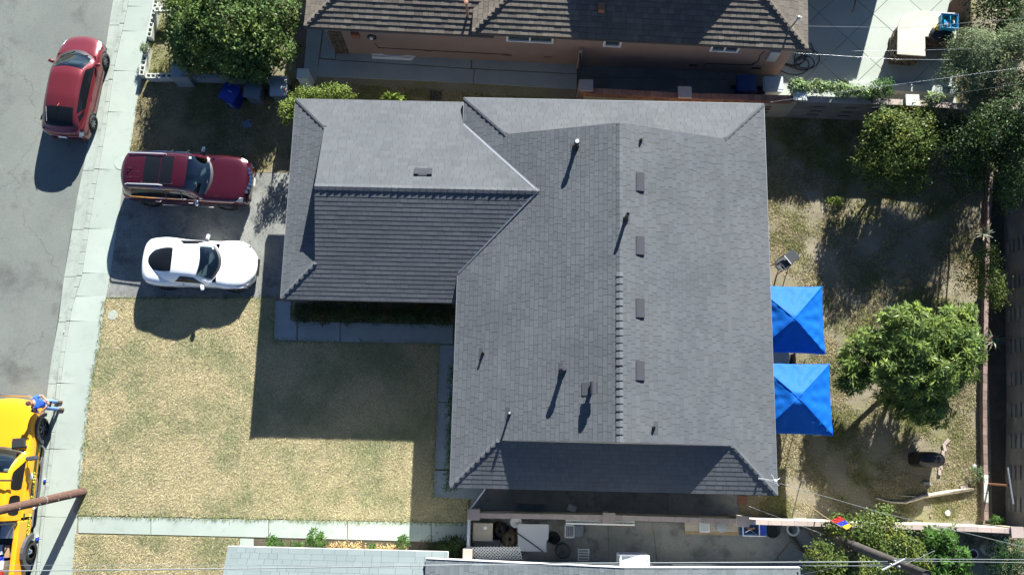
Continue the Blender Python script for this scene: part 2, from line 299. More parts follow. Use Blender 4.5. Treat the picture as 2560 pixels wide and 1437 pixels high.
# blades
def blades(name, polys, n, hgt, wid, m, z=.03, lean=1.5, patchy=0):
    x0, x1 = min(p[0] for q in polys for p in q), max(p[0] for q in polys for p in q); y0, y1 = min(p[1] for q in polys for p in q), max(p[1] for q in polys for p in q)
    pts = np.column_stack([rng.uniform(x0, x1, n*3), rng.uniform(y0, y1, n*3)]); keep = np.zeros(len(pts), bool)
    for q in polys:
        ins = np.zeros(len(pts), bool); j = len(q)-1
        for i in range(len(q)):
            xi, yi = q[i]; xj, yj = q[j]
            c = ((yi > pts[:, 1]) != (yj > pts[:, 1])) & (pts[:, 0] < (xj-xi)*(pts[:, 1]-yi)/((yj-yi) or 1e-9)+xi); ins ^= c; j = i
        keep |= ins
    if patchy:
        X_, Y_ = pts[:, 0], pts[:, 1]; f_ = np.sin(X_*1.9+2*np.sin(Y_*.9+1))*np.cos(Y_*1.6+1.7*np.sin(X_*1.1))+.6*np.sin(X_*4.3+Y_*2.1+np.sin(Y_*5))*np.cos(Y_*3.9-X_)
        keep &= f_+rng.normal(0, .35, len(pts)) > -patchy
    pts = pts[keep][:n]; n = len(pts)
    a = rng.uniform(0, 2*np.pi, n); h = hgt*rng.uniform(.5, 1.3, n); l = lean*h*rng.uniform(.3, 1.5, n)
    cl = np.sin(pts[:, 0]*5.1+np.sin(pts[:, 1]*3.7)*2)*np.cos(pts[:, 1]*4.3)  # clumps
    a += cl*.9
    wv = wid*rng.uniform(.6, 1.4, n); V = np.zeros((n, 3, 3)); dx, dy = np.cos(a), np.sin(a)
    V[:, 0] = np.column_stack([pts[:, 0]-dy*wv, pts[:, 1]+dx*wv, np.full(n, z)]); V[:, 1] = np.column_stack([pts[:, 0]+dy*wv, pts[:, 1]-dx*wv, np.full(n, z)])
    V[:, 2] = np.column_stack([pts[:, 0]+dx*l, pts[:, 1]+dy*l, z+h])
    return numesh(name, V.reshape(-1, 3), np.arange(3*n).reshape(n, 3), rng.uniform(0, 1, n), m)
def numesh(name, V, Fc, T, m):
    me = bpy.data.meshes.new(name); k = Fc.shape[1]; n = len(Fc); me.vertices.add(len(V)); me.vertices.foreach_set("co", V.astype(np.float32).ravel())
    me.loops.add(n*k); me.loops.foreach_set("vertex_index", Fc.astype(np.int32).ravel()); me.polygons.add(n)
    me.polygons.foreach_set("loop_start", np.arange(0, n*k, k, dtype=np.int32)); me.polygons.foreach_set("loop_total", np.full(n, k, dtype=np.int32))
    me.update(calc_edges=True); at = me.attributes.new("tone", 'FLOAT', 'FACE'); at.data.foreach_set("value", T.astype(np.float32))
    me.materials.append(M[m]); o = bpy.data.objects.new(name, me); S.collection.objects.link(o); return o
tag(blades("lawn_grass", [lawn], 190000, .04, .010, "blade"), "straw and green short grass of the front lawn", "grass", kind="stuff")
tag(blades("side_lawn_grass", [[nearR(1334), nearR(1437), nearR(1520)]+xy((600,1520),(600,1344))], 40000, .04, .010, "blade"), "short grass of the narrow lawn beyond the walkway", "grass", kind="stuff")
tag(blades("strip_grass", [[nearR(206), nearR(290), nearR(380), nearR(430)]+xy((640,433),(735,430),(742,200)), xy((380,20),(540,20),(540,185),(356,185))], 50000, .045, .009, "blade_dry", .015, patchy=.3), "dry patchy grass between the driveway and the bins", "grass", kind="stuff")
tag(blades("back_yard_grass", [xy((1900,285),(2450,300),(2455,1300),(1850,1290),(1850,1200),(1900,1200))], 150000, .045, .010, "blade_dry", .0, patchy=.15), "dry straw and weeds growing over the back yard", "grass", kind="stuff")
tag(blades("side_strip_grass", [xy((780,205),(1450,250),(1450,300),(780,300))], 20000, .05, .008, "blade_dry", .0), "dark thin grass strip between the two houses", "grass", kind="stuff")
strips = []
for a, b in zip(lawn, lawn[1:]+lawn[:1]):
    d = Vector((b[0]-a[0], b[1]-a[1])); n_ = Vector((-d.y, d.x)).normalized()*.07; strips.append([(a[0]+n_.x, a[1]+n_.y), (b[0]+n_.x, b[1]+n_.y), (b[0]-n_.x*1.6, b[1]-n_.y*1.6), (a[0]-n_.x*1.6, a[1]-n_.y*1.6)])
tag(blades("edge_grass", strips, 22000, .06, .010, "blade_green", patchy=.9), "greener ragged grass fringe along the front lawn's edges", "grass", kind="stuff")
# ---------------------------------------------------------------- paths and paved areas
def area(name, poly, w_, h_, m, z=.04, gap=.012, ang=0, off=(0, 0), label=None):
    o = slabs(name, tiles(poly, w_, h_, gap, ang, off), 0, z, m)
    if label: o["label"] = label
    return o
slabs("house_path", [xy((688,752),(728,754),(726,800),(742,803),(742,852),(685,850)), xy((745,803),(850,806),(850,855),(745,852)), xy((852,806),(1132,812),(1132,860),(852,855)),
      xy((1099,863),(1138,863),(1134,1005),(1094,1003)), xy((1094,1006),(1134,1007),(1128,1172),(1086,1171)), xy((1086,1175),(1215,1180),(1200,1247),(1083,1243))], 0, .045, "pathcon")
wk = []
for a, b in zip([196, 378, 672, 870, 1079, 1172], [377, 671, 868, 1078, 1170, 1176]):
    t = lambda x: 1290+(x-195)*.0175
    bt = lambda x: 1331+(x-190)*.0245
    wk.append(xy((a+.6, t(a)), (b-.4, t(b)), (b-.4, bt(b)), (a+.6, bt(a))))
wk.append(xy((601, 1345), (634, 1346), (634, 1385), (598, 1385)))
slabs("walkway", wk, 0, .03, "concrete")
NP = [xy((771,66),(812,68),(789,206),(758,204)), xy((815,68),(846,70),(842,149),(801,147)), xy((800,150),(1090,163),(1090,166),(1178,170),(1186,208),(789,195))]
slabs("neighbour_path", [xy((771,40),(812,40),(789,209),(758,204)), xy((814,40),(852,40),(838,128),(838,149),(801,147)), xy((840,100),(1180,120),(1176,172),(840,151)), xy((1182,120),(1462,130),(1444,186),(1180,172)),
                         xy((799,150),(1186,175),(1182,209),(790,192)), xy((1188,175),(1446,188),(1446,225),(1184,210))], 0, .05, "pathcon")
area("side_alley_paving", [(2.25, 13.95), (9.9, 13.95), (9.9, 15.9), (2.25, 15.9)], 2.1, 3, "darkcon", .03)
c0 = P(2189, 37); c1 = P(2189, 161); per = (c0-c1).length
area("neighbour_patio", [(9.9, 14.05), (16.9, 14.0), (17.2, 30), (9.9, 30)], per/math.sqrt(2), per/math.sqrt(2), "patio", .04, .016, math.radians(45), (c1.x, c1.y))
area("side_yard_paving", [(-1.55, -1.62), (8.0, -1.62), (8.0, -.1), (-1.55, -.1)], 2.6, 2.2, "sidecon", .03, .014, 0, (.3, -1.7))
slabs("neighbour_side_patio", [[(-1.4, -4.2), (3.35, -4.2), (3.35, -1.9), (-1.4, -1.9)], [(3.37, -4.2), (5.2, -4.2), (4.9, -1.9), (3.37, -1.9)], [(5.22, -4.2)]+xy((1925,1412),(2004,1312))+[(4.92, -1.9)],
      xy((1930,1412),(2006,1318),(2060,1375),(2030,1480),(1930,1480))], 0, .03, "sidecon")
sheet("planting_bed", [tuple(P(*q)[:2]) for q in ((636,1345),(1172,1358),(1172,1400),(636,1390))], 0, .02, "soil")
sheet("gravel_bed", [tuple(P(*q)[:2]) for q in ((735,40),(772,40),(757,205),(742,205))], 0, .03, "gravel")
sheet("rear_alley", [(17.0, -2), (18.3, -2), (18.6, 13.6), (17.9, 13.6)], 0, .012, "soil")
# ---------------------------------------------------------------- roofs
SH = {}
def shmesh(wd, h, k, m):
    key = (wd, h, k, m)
    if key not in SH:
        b = MB(); t = (.0082, .0088, .0094, .0102)[k]; g = .004
        b.add([(g, 0, 0), (wd-g, 0, 0), (wd-g, h, 0), (g, h, 0), (g, 0, t), (wd-g, 0, t), (wd-g, h, .002), (g, h, .002)],
              [(4, 5, 6, 7), (0, 1, 5, 4), (1, 2, 6, 5), (3, 0, 4, 7), (2, 3, 7, 6)], (.15, .4, .62, .88)[k])
        me = bpy.data.meshes.new("shingle"); me.from_pydata(b.v, [], b.f); at = me.attributes.new("tone", 'FLOAT', 'FACE'); at.data.foreach_set("value", b.t); me.materials.append(M[m]); SH[key] = me
    return SH[key]
def slope(roof, O, u, v, poly, m, quota=0, h=.155, center=None, wds=(.2, .26, .32, .38), thick=1.0):
    """one roof plane: decking plus courses of shingles (quota of them as single objects)"""
    O, u, v = Vector(O), Vector(u).normalized(), Vector(v).normalized(); n = u.cross(v)
    if n.z < 0: n = -n
    X = Matrix(((u.x, v.x, n.x, O.x), (u.y, v.y, n.y, O.y), (u.z, v.z, n.z, O.z), (0, 0, 0, 1)))
    polys = [poly] if not isinstance(poly[0], list) else poly
    d = MB()
    for q in polys: d.prism(q, -.07, 0, .5)
    d.v = [tuple(X @ Vector(p)) for p in d.v]; d.build("decking", "roofdark", roof, world=False)
    poly = [p for q in polys for p in q]; EE = [edges_of(q) for q in polys]; x0, x1 = min(p[0] for p in poly), max(p[0] for p in poly); y0, y1 = min(p[1] for p in poly), max(p[1] for p in poly)
    rest = MB(); full = []; j = 0; y = y0
    while y < y1:
        x = x0-random.random()*.3
        while x < x1:
            wd = random.choice(wds); k = random.randrange(4); q = [(x, y), (x+wd, y), (x+wd, y+h+.01), (x, y+h+.01)]
            for E in EE:
                c = clip(q, E)
                if c:
                    if len(c) == 4 and abs(abs((c[2][0]-c[0][0])*(c[2][1]-c[0][1]))-wd*(h+.01)) < 1e-5: full.append((x, y, wd, k))
                    else: addsh(rest, c, y, h, k, X, thick)
            x += wd
        y += h
    if quota:
        cx_, cy_ = center or ((x0+x1)/2, (y0+y1)/2); full.sort(key=lambda s: (s[0]-cx_)**2+(s[1]-cy_)**2)
        for (x, yy, wd, k) in full[:quota]:
            o = bpy.data.objects.new("shingle", shmesh(wd, h-.006, k, m)); S.collection.objects.link(o); o.parent = roof
            o.matrix_local = X @ Matrix.Translation((x, yy, .001)) @ Matrix.Diagonal((1, 1, thick, 1))
        full = full[quota:]
    for (x, yy, wd, k) in full: addsh(rest, [(x+.005, yy), (x+wd-.005, yy), (x+wd-.005, yy+h-.005), (x+.005, yy+h-.005)], yy, h, k, X, thick)
    rest.build("shingles", m, roof, world=False)["kind"] = "stuff"
    return X
def addsh(b, c, y, h, k, X, thick):
    t = (.0082, .0088, .0094, .0102)[k]*thick; tn = (.15, .4, .62, .88)[k]+random.uniform(-.1, .1); N = len(c)
    top = [X @ Vector((p[0], p[1], .001+.002+(t-.002)*(1-min(1, (p[1]-y)/h)))) for p in c]; bot = [X @ Vector((p[0], p[1], -.004)) for p in c]
    b.add(bot+top, [tuple(range(N, 2*N))]+[(i, (i+1)%N, N+(i+1)%N, N+i) for i in range(N)], tn)
def caps(roof, a, b, m, na, nb, step=.24, wd=.11, th=.022):
    """ridge or hip caps from a (low) to b; na, nb are horizontal directions down each side with their slopes"""
    a, b = Vector(a), Vector(b); d = (b-a).normalized(); L = (b-a).length; k = 0; x = 0
    while x < L-.05:
        l = min(step+.03, L-x); p0 = a+d*x; p1 = a+d*(x+l); A = Vector(na)*wd; B = Vector(nb)*wd; q = MB(); up = Vector((0, 0, 1))
        t0, t1 = th*random.uniform(1.1, 1.8)+.012, .012
        vs = [p0+A+up*.004, p0+up*.01, p0+B+up*.004, p1+A+up*.004, p1+up*.01, p1+B+up*.004, p0+A+up*(t0+.002), p0+up*(t0+.012), p0+B+up*(t0+.002), p1+A+up*t1, p1+up*(t1+.01), p1+B+up*t1]
        q.add(vs, [(6, 7, 10, 9), (7, 8, 11, 10), (0, 1, 7, 6), (1, 2, 8, 7), (3, 9, 10, 4), (4, 10, 11, 5), (0, 6, 9, 3), (2, 5, 11, 8)])
        q.build("ridge_cap", m, roof, world=False); x += step; k += 1
def newroof(parent, name="roof"):
    o = bpy.data.objects.new(name, None); S.collection.objects.link(o); o.parent = parent; o.empty_display_size = .1; return o
s3 = 1/3.0; cs = math.sqrt(1+s3*s3)
H0 = thing("house", "low grey shingled house with crossing ridges filling the middle of the lot", "house")
RF = newroof(H0)
x0, x1, y0, y1, ze, ins = -2.13, 8.62, -.80, 12.85, 2.75, 1.55; L_, W_ = y1-y0, x1-x0; hw = W_/2; zr = ze+hw*s3; xm = (x0+x1)/2
pw = [[(0, 0), (L_, 0), (L_-ins, ins*cs), (ins, ins*cs)], [(ins, ins*cs), (L_-ins, ins*cs), (L_-ins, hw*cs), (ins, hw*cs)]]
slope(RF, (x0, y0, ze), (0, 1, 0), (1, 0, s3), pw, "shingle", 120, center=(4.0, 3))
slope(RF, (x1, y0, ze), (0, 1, 0), (-1, 0, s3), pw, "shingle", 60, center=(7.0, 3))
ph = [(0, 0), (W_, 0), (W_-ins, ins*cs), (ins, ins*cs)]
slope(RF, (x0, y0, ze), (1, 0, 0), (0, 1, s3), ph, "shingle"); slope(RF, (x0, y1, ze), (1, 0, 0), (0, -1, s3), ph, "shingle")
zi = ze+ins*s3
for (cx_, cy_, sx, sy) in ((x0, y0, 1, 1), (x1, y0, -1, 1), (x0, y1, 1, -1), (x1, y1, -1, -1)):
    caps(RF, (cx_, cy_, ze), (cx_+sx*ins, cy_+sy*ins, zi), "shingle", (sx*.0, -sy*1, 0) if 0 else (0.9*sx, -.0*sy, .0), (0, .9*sy, 0))
caps(RF, (xm, y0+ins, zr), (xm, 6.2, zr), "shingle", (-1, 0, -s3), (1, 0, -s3)); caps(RF, (xm, 6.2, zr), (xm, y1-ins, zr), "shingle", (-1, 0, -s3), (1, 0, -s3), th=.003)
# garage wing
gx0, gy0, gy1, gz, gi = -8.26, 5.42, 12.81, 2.45, 1.21; gm = (gy0+gy1)/2; gh = (gy1-gy0)/2; gzr = gz+gh*s3; gl = .62-gx0
pg = [[(0, 0), (gl, 0), (gl, gi*cs), (gi, gi*cs)], [(gi, gi*cs), (gl, gi*cs), (gl, gh*cs), (gi, gh*cs)]]
slope(RF, (gx0, gy0, gz), (1, 0, 0), (0, 1, s3), pg, "shingle", 70, center=(3.6, 2)); slope(RF, (gx0, gy1, gz), (1, 0, 0), (0, -1, s3), pg, "shingle", 50, center=(3.8, 2))
slope(RF, (gx0, gy0, gz), (0, 1, 0), (1, 0, s3), [(0, 0), (gy1-gy0, 0), (gy1-gy0-gi, gi*cs), (gi, gi*cs)], "shingle")
caps(RF, (gx0, gy0, gz), (gx0+gi, gy0+gi, gz+gi*s3), "shingle", (0.9, 0, 0), (0, .9, 0)); caps(RF, (gx0, gy1, gz), (gx0+gi, gy1-gi, gz+gi*s3), "shingle", (0.9, 0, 0), (0, -.9, 0))
caps(RF, (gx0+gi, gm, gzr), (.62, gm, gzr), "shingle", (0, -1, -s3), (0, 1, -s3), wd=.11)
def gable(parent, a, b, pk, m, th=.03):
    a, b, pk = Vector(a), Vector(b), Vector(pk); n = (b-a).cross(pk-a).normalized()*th; q = MB()
    q.add([a, b, pk, a+n, b+n, pk+n], [(0, 1, 2), (3, 5, 4), (0, 3, 4, 1), (1, 4, 5, 2), (2, 5, 3, 0)]); return q.build("gable_wall", m, parent, world=False)
gable(H0, (x0+ins, y0+ins+.02, zi), (x1-ins, y0+ins+.02, zi), (xm, y0+ins+.02, zr-.02), "stucco_tan")
gable(H0, (x0+ins, y1-ins-.02, zi), (x1-ins, y1-ins-.02, zi), (xm, y1-ins-.02, zr-.02), "stucco_tan")
gable(H0, (gx0+gi+.02, gy0+gi, gz+gi*s3), (gx0+gi+.02, gy1-gi, gz+gi*s3), (gx0+gi+.02, gm, gzr-.02), "stucco_tan")
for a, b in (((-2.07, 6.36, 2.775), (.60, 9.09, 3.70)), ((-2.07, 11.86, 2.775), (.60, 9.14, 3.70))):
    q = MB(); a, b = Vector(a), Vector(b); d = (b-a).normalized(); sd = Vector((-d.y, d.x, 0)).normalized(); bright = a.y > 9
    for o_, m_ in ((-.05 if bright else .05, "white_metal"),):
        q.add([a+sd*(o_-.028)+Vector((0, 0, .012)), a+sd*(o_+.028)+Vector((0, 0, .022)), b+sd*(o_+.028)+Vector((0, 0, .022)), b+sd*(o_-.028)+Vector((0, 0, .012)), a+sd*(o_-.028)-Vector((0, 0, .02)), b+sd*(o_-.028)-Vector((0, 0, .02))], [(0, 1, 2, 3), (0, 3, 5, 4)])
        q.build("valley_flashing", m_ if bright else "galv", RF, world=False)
def wallbox(parent, x0, y0, x1, y1, z, m, name="wall"):
    q = MB()
    for c, d in ((((x0+x1)/2, y0+.075), (x1-x0, .15)), (((x0+x1)/2, y1-.075), (x1-x0, .15)), ((x0+.075, (y0+y1)/2), (.15, y1-y0-.3)), ((x1-.075, (y0+y1)/2), (.15, y1-y0-.3))): q.box((*c, z/2), (*d, z), tone=.5)
    return q.build(name, m, parent, world=False)
wallbox(H0, x0+.5, y0+.5, x1-.5, y1-.5, 2.68, "stucco_tan"); wallbox(H0, gx0+.5, gy0+.45, x0+.45, gy1-.5, 2.4, "stucco_tan")
def fascia(parent, pts, z, m="screen_grey", name="fascia"):
    for a, b in zip(pts, pts[1:]):
        q = MB(); a, b = Vector(a), Vector(b); c = (a+b)/2; q.box((c.x, c.y, z-.07), ((b-a).length, .025, .13), math.atan2(b.y-a.y, b.x-a.x), .5); q.build(name, m, parent, world=False)
fascia(H0, [(x0, y0), (x1, y0), (x1, y1), (x0, y1), (x0, y0)], ze); fascia(H0, [(x0, gy0), (gx0, gy0), (gx0, gy1), (x0, gy1)], gz)
for a, b, z in (((x0, y0), (x0, y1), ze), ((x1, y0), (x1, y1), ze), ((gx0, gy0), (gx0, gy1), gz), ((x0, y1), (x1, y1), ze)):
    q = MB(); q.box(((a[0]+b[0])/2, (a[1]+b[1])/2, z+.004), (max(.03, abs(b[0]-a[0])), max(.03, abs(b[1]-a[1])), .008), 0, .5); q.build("drip_edge", "galv", H0, world=False)
def zmain(x, y):
    return ze+min(x-x0, x1-x, max(0, y-y0) if y < y0+ins else 99, max(0, y1-y) if y > y1-ins else 99)*s3
def zgar(x, y): return gz+min(y-gy0, gy1-y)*s3
def onroof(u, v, zf=zmain):
    z = 3.5
    for _ in range(12): p = P(u, v, z); z = zf(p.x, p.y)
    return Vector((p.x, p.y, z))
def pipe(u, v, h, r, cap=None, fl=(.28, .3), zf=zmain, side=-1, m="black"):
    p = onroof(u, v, zf); b = MB(); b.lathe([(r, -.1), (r, h), (r*.8, h), (r*.8, h-.05), (0, h-.05)], 14, p, tone=.5)
    b.lathe([(r*2.0, -.06), (r*1.5, .06), (r*1.1, .13)], 14, p, tone=.5)
    if cap: b.lathe([(r*1.0, h-.02), (r*1.35, h+.0), (r*1.35, h+.09), (0, h+.12)], 16, p, tone=.5)
    o = b.build("vent_pipe", m, RF, smooth=False)
    if cap: q = MB(); q.lathe([(0, h+.123), (r*1.0, h+.121), (r*1.0, h+.10)], 16, p, tone=.5); q.build("pipe_cap", cap, RF)
    f = MB(); dz = s3*fl[0]/2*(1 if side < 0 else -1); cx_ = p.x+side*fl[0]*.55
    f.add([(cx_-fl[0]/2, p.y-fl[1]/2, p.z+(cx_-fl[0]/2-p.x)*s3*-side+.013), (cx_+fl[0]/2, p.y-fl[1]/2, p.z+(cx_+fl[0]/2-p.x)*s3*-side+.013), (cx_+fl[0]/2, p.y+fl[1]/2, p.z+(cx_+fl[0]/2-p.x)*s3*-side+.013), (cx_-fl[0]/2, p.y+fl[1]/2, p.z+(cx_-fl[0]/2-p.x)*s3*-side+.013)], [(0, 1, 2, 3)], .5)
    f.build("flashing", "screen_grey", RF)
pipe(1440, 368, .45, .07, "white_metal", (.18, .3)); pipe(1602, 352, .14, .035, None, (.12, .2), side=1); pipe(1564, 548, .62, .06, None, (.14, .3), side=1, m="trimblack")
pipe(1207, 884, .22, .035, None, (.13, .4)); pipe(1408, 925, .5, .075, "vent", (.14, .5), m="vent"); pipe(1274, 1034, .38, .035, "white_metal", (.13, .42)); pipe(1634, 1069, .13, .035, None, (.14, .42), side=1)
p = onroof(1478, 972); b = MB(); b.lathe([(.07, 0), (.07, .42)], 12, p); b.box((p.x+.02, p.y, p.z+.3), (.30, .34, .05), ry=-.3)
b.tube([(p.x+.03, p.y-.19, p.z+.42), (p.x+.03, p.y+.19, p.z+.42)], .10, 14); b.build("vent_hood", "vent", RF, smooth=False)
f = MB(); f.box((p.x-.15, p.y, p.z-.03), (.3, .42, .02), ry=-math.atan(s3)); f.build("flashing", "screen_grey", RF)
def boxvent(u, v, zf, along, sgn):
    p = onroof(u, v, zf); q = MB(); l, wd = .62, .30; t = math.atan(s3)
    m = Matrix.Translation(p) @ Matrix.Rotation(along, 4, 'Z') @ Matrix.Rotation(t*sgn, 4, 'Y')
    prof = [(-wd/2, -.01), (-wd/2, .03), (-wd/2+.08, .05), (wd/2-.03, .066), (wd/2, .04), (wd/2, -.01)]
    q.add([m @ Vector((x, yy, z)) for yy in (-l/2, l/2) for x, z in prof], [tuple(range(6)), tuple(range(6, 12))[::-1]]+[(i, i+1, i+7, i+6) for i in range(5)], .5)
    q.build("roof_vent", "vent", RF)
    if along == 0: return
    q = MB()
    for yy in (-l/2+.08, l/2-.08): q.boxm(m @ Matrix.Translation((.01, yy, .058)) @ Matrix.Diagonal((wd*.85, .15, .03, 1)), .2)
    q.build("vent_lip", "roofdark", RF)
for v in (456, 614, 770, 926): boxvent(1600, v, zmain, 0, 1)
boxvent(1058, 431, zgar, math.radians(90), 1)
# ---------------------------------------------------------------- north neighbour
A = P(760, 67, 2.45); Bp = P(2020, 127, 2.75); ang = math.atan2(Bp.y-A.y+.1, Bp.x-A.x)
HN = thing("house", "pink stucco house with worn brown shingle roof north of the walkway", "house", (A.x, A.y, 0), ang)
RN = newroof(HN); NI = ROOT[HN.name].inverted()
def nl(u, v, z): return NI @ P(u, v, z)
ex0 = nl(1180, 79, 2.75); ex1 = nl(2020, 127, 2.75); ey = (ex0.y+ex1.y)/2; EX0, EX1 = ex0.x, ex1.x; EW = EX1-EX0
slope(RN, (0, 0, 2.45), (1, 0, 0), (0, 1, s3), [(0, 0), (EX0+.6, 0), (EX0+2.6, 2*cs), (EX0+2.6, 4*cs), (4, 4*cs)], "shingle_brown", h=.2, wds=(.22, .3), thick=3.2)
slope(RN, (0, 8, 2.45), (0, -1, 0), (1, 0, s3), [(0, 0), (8, 0), (4, 4*cs)], "shingle_brown", h=.2, wds=(.22, .3), thick=2.5)
slope(RN, (EX0, ey, 2.75), (1, 0, 0), (0, 1, s3), [(0, 0), (EW, 0), (EW-3, 3*cs), (3, 3*cs)], "shingle_brown", h=.2, wds=(.22, .3), thick=3.2)
slope(RN, (EX0, ey, 2.75), (0, 1, 0), (1, 0, s3), [(0, 0), (9, 0), (9, 3*cs), (3, 3*cs)], "shingle_brown", h=.2, wds=(.22, .3), thick=2.5)
slope(RN, (EX1, ey, 2.75), (0, 1, 0), (-1, 0, s3), [(0, 0), (9, 0), (9, 3*cs), (3, 3*cs)], "shingle_brown", h=.2, wds=(.22, .3), thick=2.5)
slope(RN, (EX0+3, ey+3, 3.75), (0, 1, 0), (1, 0, s3), [(0, 0), (6, 0), (6, 3.4*cs), (0, 3.4*cs)], "shingle_brown", h=.3); slope(RN, (EX1-3, ey+3, 3.75), (0, 1, 0), (-1, 0, s3), [(0, 0), (6, 0), (6, 3.4*cs), (0, 3.4*cs)], "shingle_brown", h=.3)
gable(HN, (EX0+3.1, ey+2.6, 3.62), (EX1-2.0, ey+2.6, 3.62), ((EX0+EX1)/2+.4, ey+2.6, 4.95), "stucco_pink")
caps(RN, (0, 0, 2.46), (3, 3, 3.46), "shingle_brown", (.9, 0, 0), (0, .9, 0), wd=.14, step=.2, th=.03); caps(RN, (EX0, ey, 2.76), (EX0+3, ey+3, 3.76), "shingle_brown", (.9, 0, 0), (0, .9, 0), wd=.13, step=.2, th=.03)
caps(RN, (EX1, ey, 2.76), (EX1-3, ey+3, 3.76), "shingle_brown", (-.9, 0, 0), (0, .9, 0), wd=.13, step=.2, th=.03)
fascia(HN, [(0, 7), (0, 0), (EX0+.8, 0)], 2.44, "screen_grey"); fascia(HN, [(EX0, 5), (EX0, ey), (EX1, ey), (EX1, 8)], 2.74, "screen_grey")
wy = nl(1145, 149, 0).y; wxl = nl(838, 126, 0).x; wxr = nl(1943, 187, 0).x
q = MB(); q.box(((EX0+wxr)/2+.2, wy+.1, 1.34), (wxr-EX0-.4, .2, 2.68), tone=.5); q.box(((wxl+EX0)/2+.2, wy+.1, 1.22), (EX0-wxl+.4-.002, .2, 2.44), tone=.5); q.build("wall", "stucco_pink", HN, world=False)
q = MB(); q.box((wxr-.1, wy+4.2, 1.32), (.2, 8, 2.64), tone=.5); q.build("wall", "stucco_pink", HN, world=False)
q = MB(); q.box((wxl+.1, wy+4.2, 1.2), (.2, 8, 2.4), tone=.5); q.build("wall", "stucco_pink", HN, world=False)
def wallz(u, v):                        # height on the neighbour's south wall seen at (u, v)
    lo, hi = 0, 2.6
    for _ in range(30):
        z = (lo+hi)/2
        if nl(u, v, z).y > wy: lo = z
        else: hi = z
    return nl(u, v, z).x, z
def nwin(ul, vl, ur, top=2.35, panes=2):
    xl, zl = wallz(ul, vl); xr, _ = wallz(ur, vl+8); f = MB(); d = .07
    for c, s_ in ((((xl+xr)/2, zl+d/2), (xr-xl, d)), (((xl+xr)/2, top-d/2), (xr-xl, d)), ((xl+d/2, (zl+top)/2), (d, top-zl-2*d)), ((xr-d/2, (zl+top)/2), (d, top-zl-2*d))): f.box((c[0], wy-.02, c[1]), (s_[0], .08, s_[1]), tone=.5)
    if panes == 2: f.box(((xl+xr)/2, wy-.015, (zl+top)/2), (.06, .07, top-zl-2*d), tone=.5)
    fo = f.build("window", "white", HN, world=False)
    for k in range(panes):
        wv = (xr-xl-2*d)/panes; q = MB(); q.box((xl+d+wv*(k+.5), wy-.003, (zl+top)/2), (wv-.06, .012, top-zl-2*d-.01), tone=.5); q.build("pane", "glass_light", fo, world=False)
nwin(1266, 101, 1383); nwin(1507, 114, 1550, panes=1); nwin(1773, 126, 1842)
br = newroof(HN, "brick_panel")
xa, _ = wallz(838, 125); xb, _ = wallz(870, 126)
for r in range(16):
    for c in range(3):
        q = MB(); q.box((xa+(c+.5+(r%2)*.25-.12)*(xb-xa)/3, wy-.012, .07+r*.115), ((xb-xa)/3-.02, .05+random.random()*.02, .10)); q.build("stone", "stone", br, world=False)
xh, zh = wallz(930, 92); q = MB(); q.lathe([(.13, .0), (.17, .0), (.17, .10), (.13, .10)], 20, (xh, wy-.06, zh), 'Y'); ho = tag(q.build("hose_reel", "black", HN, world=False, smooth=True))
q = MB(); q.box((xh-.02, wy-.07, zh), (.12, .05, .14)); q.build("reel_face", "white", ho, world=False)
xe, ze_ = wallz(890, 88); q = MB(); q.box((xe, wy-.07, ze_+.1), (.30, .14, .3)); q.build("meter_box", "rust", HN, world=False, bevel=.01)
xp, zp_ = wallz(1930, 142); q = MB(); q.box((xp, wy-.05, zp_+.15), (.36, .1, .75)); q.build("electric_panel", "grey_bin2", HN, world=False, bevel=.01)
def walltube(pts, r, m, nm):
    q = MB(); q.tube([(wallz(*p)[0], wy-r, max(.05, wallz(*p)[1])) for p in pts], r, 6); q.build(nm, m, HN, world=False)
walltube([(938, 108), (945, 119), (1020, 123), (1150, 130), (1262, 136), (1275, 137)], .015, "trimblack", "conduit"); walltube([(1760, 165), (1765, 158), (1850, 162), (1880, 162), (1897, 152), (1900, 138), (1912, 128)], .015, "trimblack", "conduit")
for (u, v) in ((1268, 138), (1370, 143), (1068, 127), (1733, 163), (1890, 171)):
    a_, b_ = wallz(u, v); q = MB(); q.box((a_, wy-.01, max(.12, b_)), (.34, .03, .09)); q.build("crawl_vent", "brick" if u < 1500 else "trimblack", HN, world=False)
q = MB(); p = nl(1167, 22, 3.2); q.tube([(p.x, p.y, 2.6), (p.x, p.y, 3.6)], .045, 10); q.lathe([(.08, 3.58), (.08, 3.66), (0, 3.68)], 12, (p.x, p.y, 0)); q.build("vent_pipe", "terracotta", HN, world=False)
p = nl(1503, 22, 3.1); q = MB(); q.box((p.x, p.y, 3.1), (.22, .3, .35)); q.build("vent_hood", "rust", HN, world=False)
# wing of the same block further north east (its eave shades the patio)
q = MB(); q.box((12.4+HN.location.x*0+NI.translation.x*0+ 7.4, 8.9, 1.35), (5.6, 7, 2.7)); q.build("rear_wing", "stucco_pink", HN, world=False)
q = MB(); q.prism([(EX1-2, 5.15), (22.45, 5.3), (22.45, 13), (EX1-2, 13)], 2.7, 2.78); q.build("rear_wing_roof", "shingle_brown", HN, world=False)
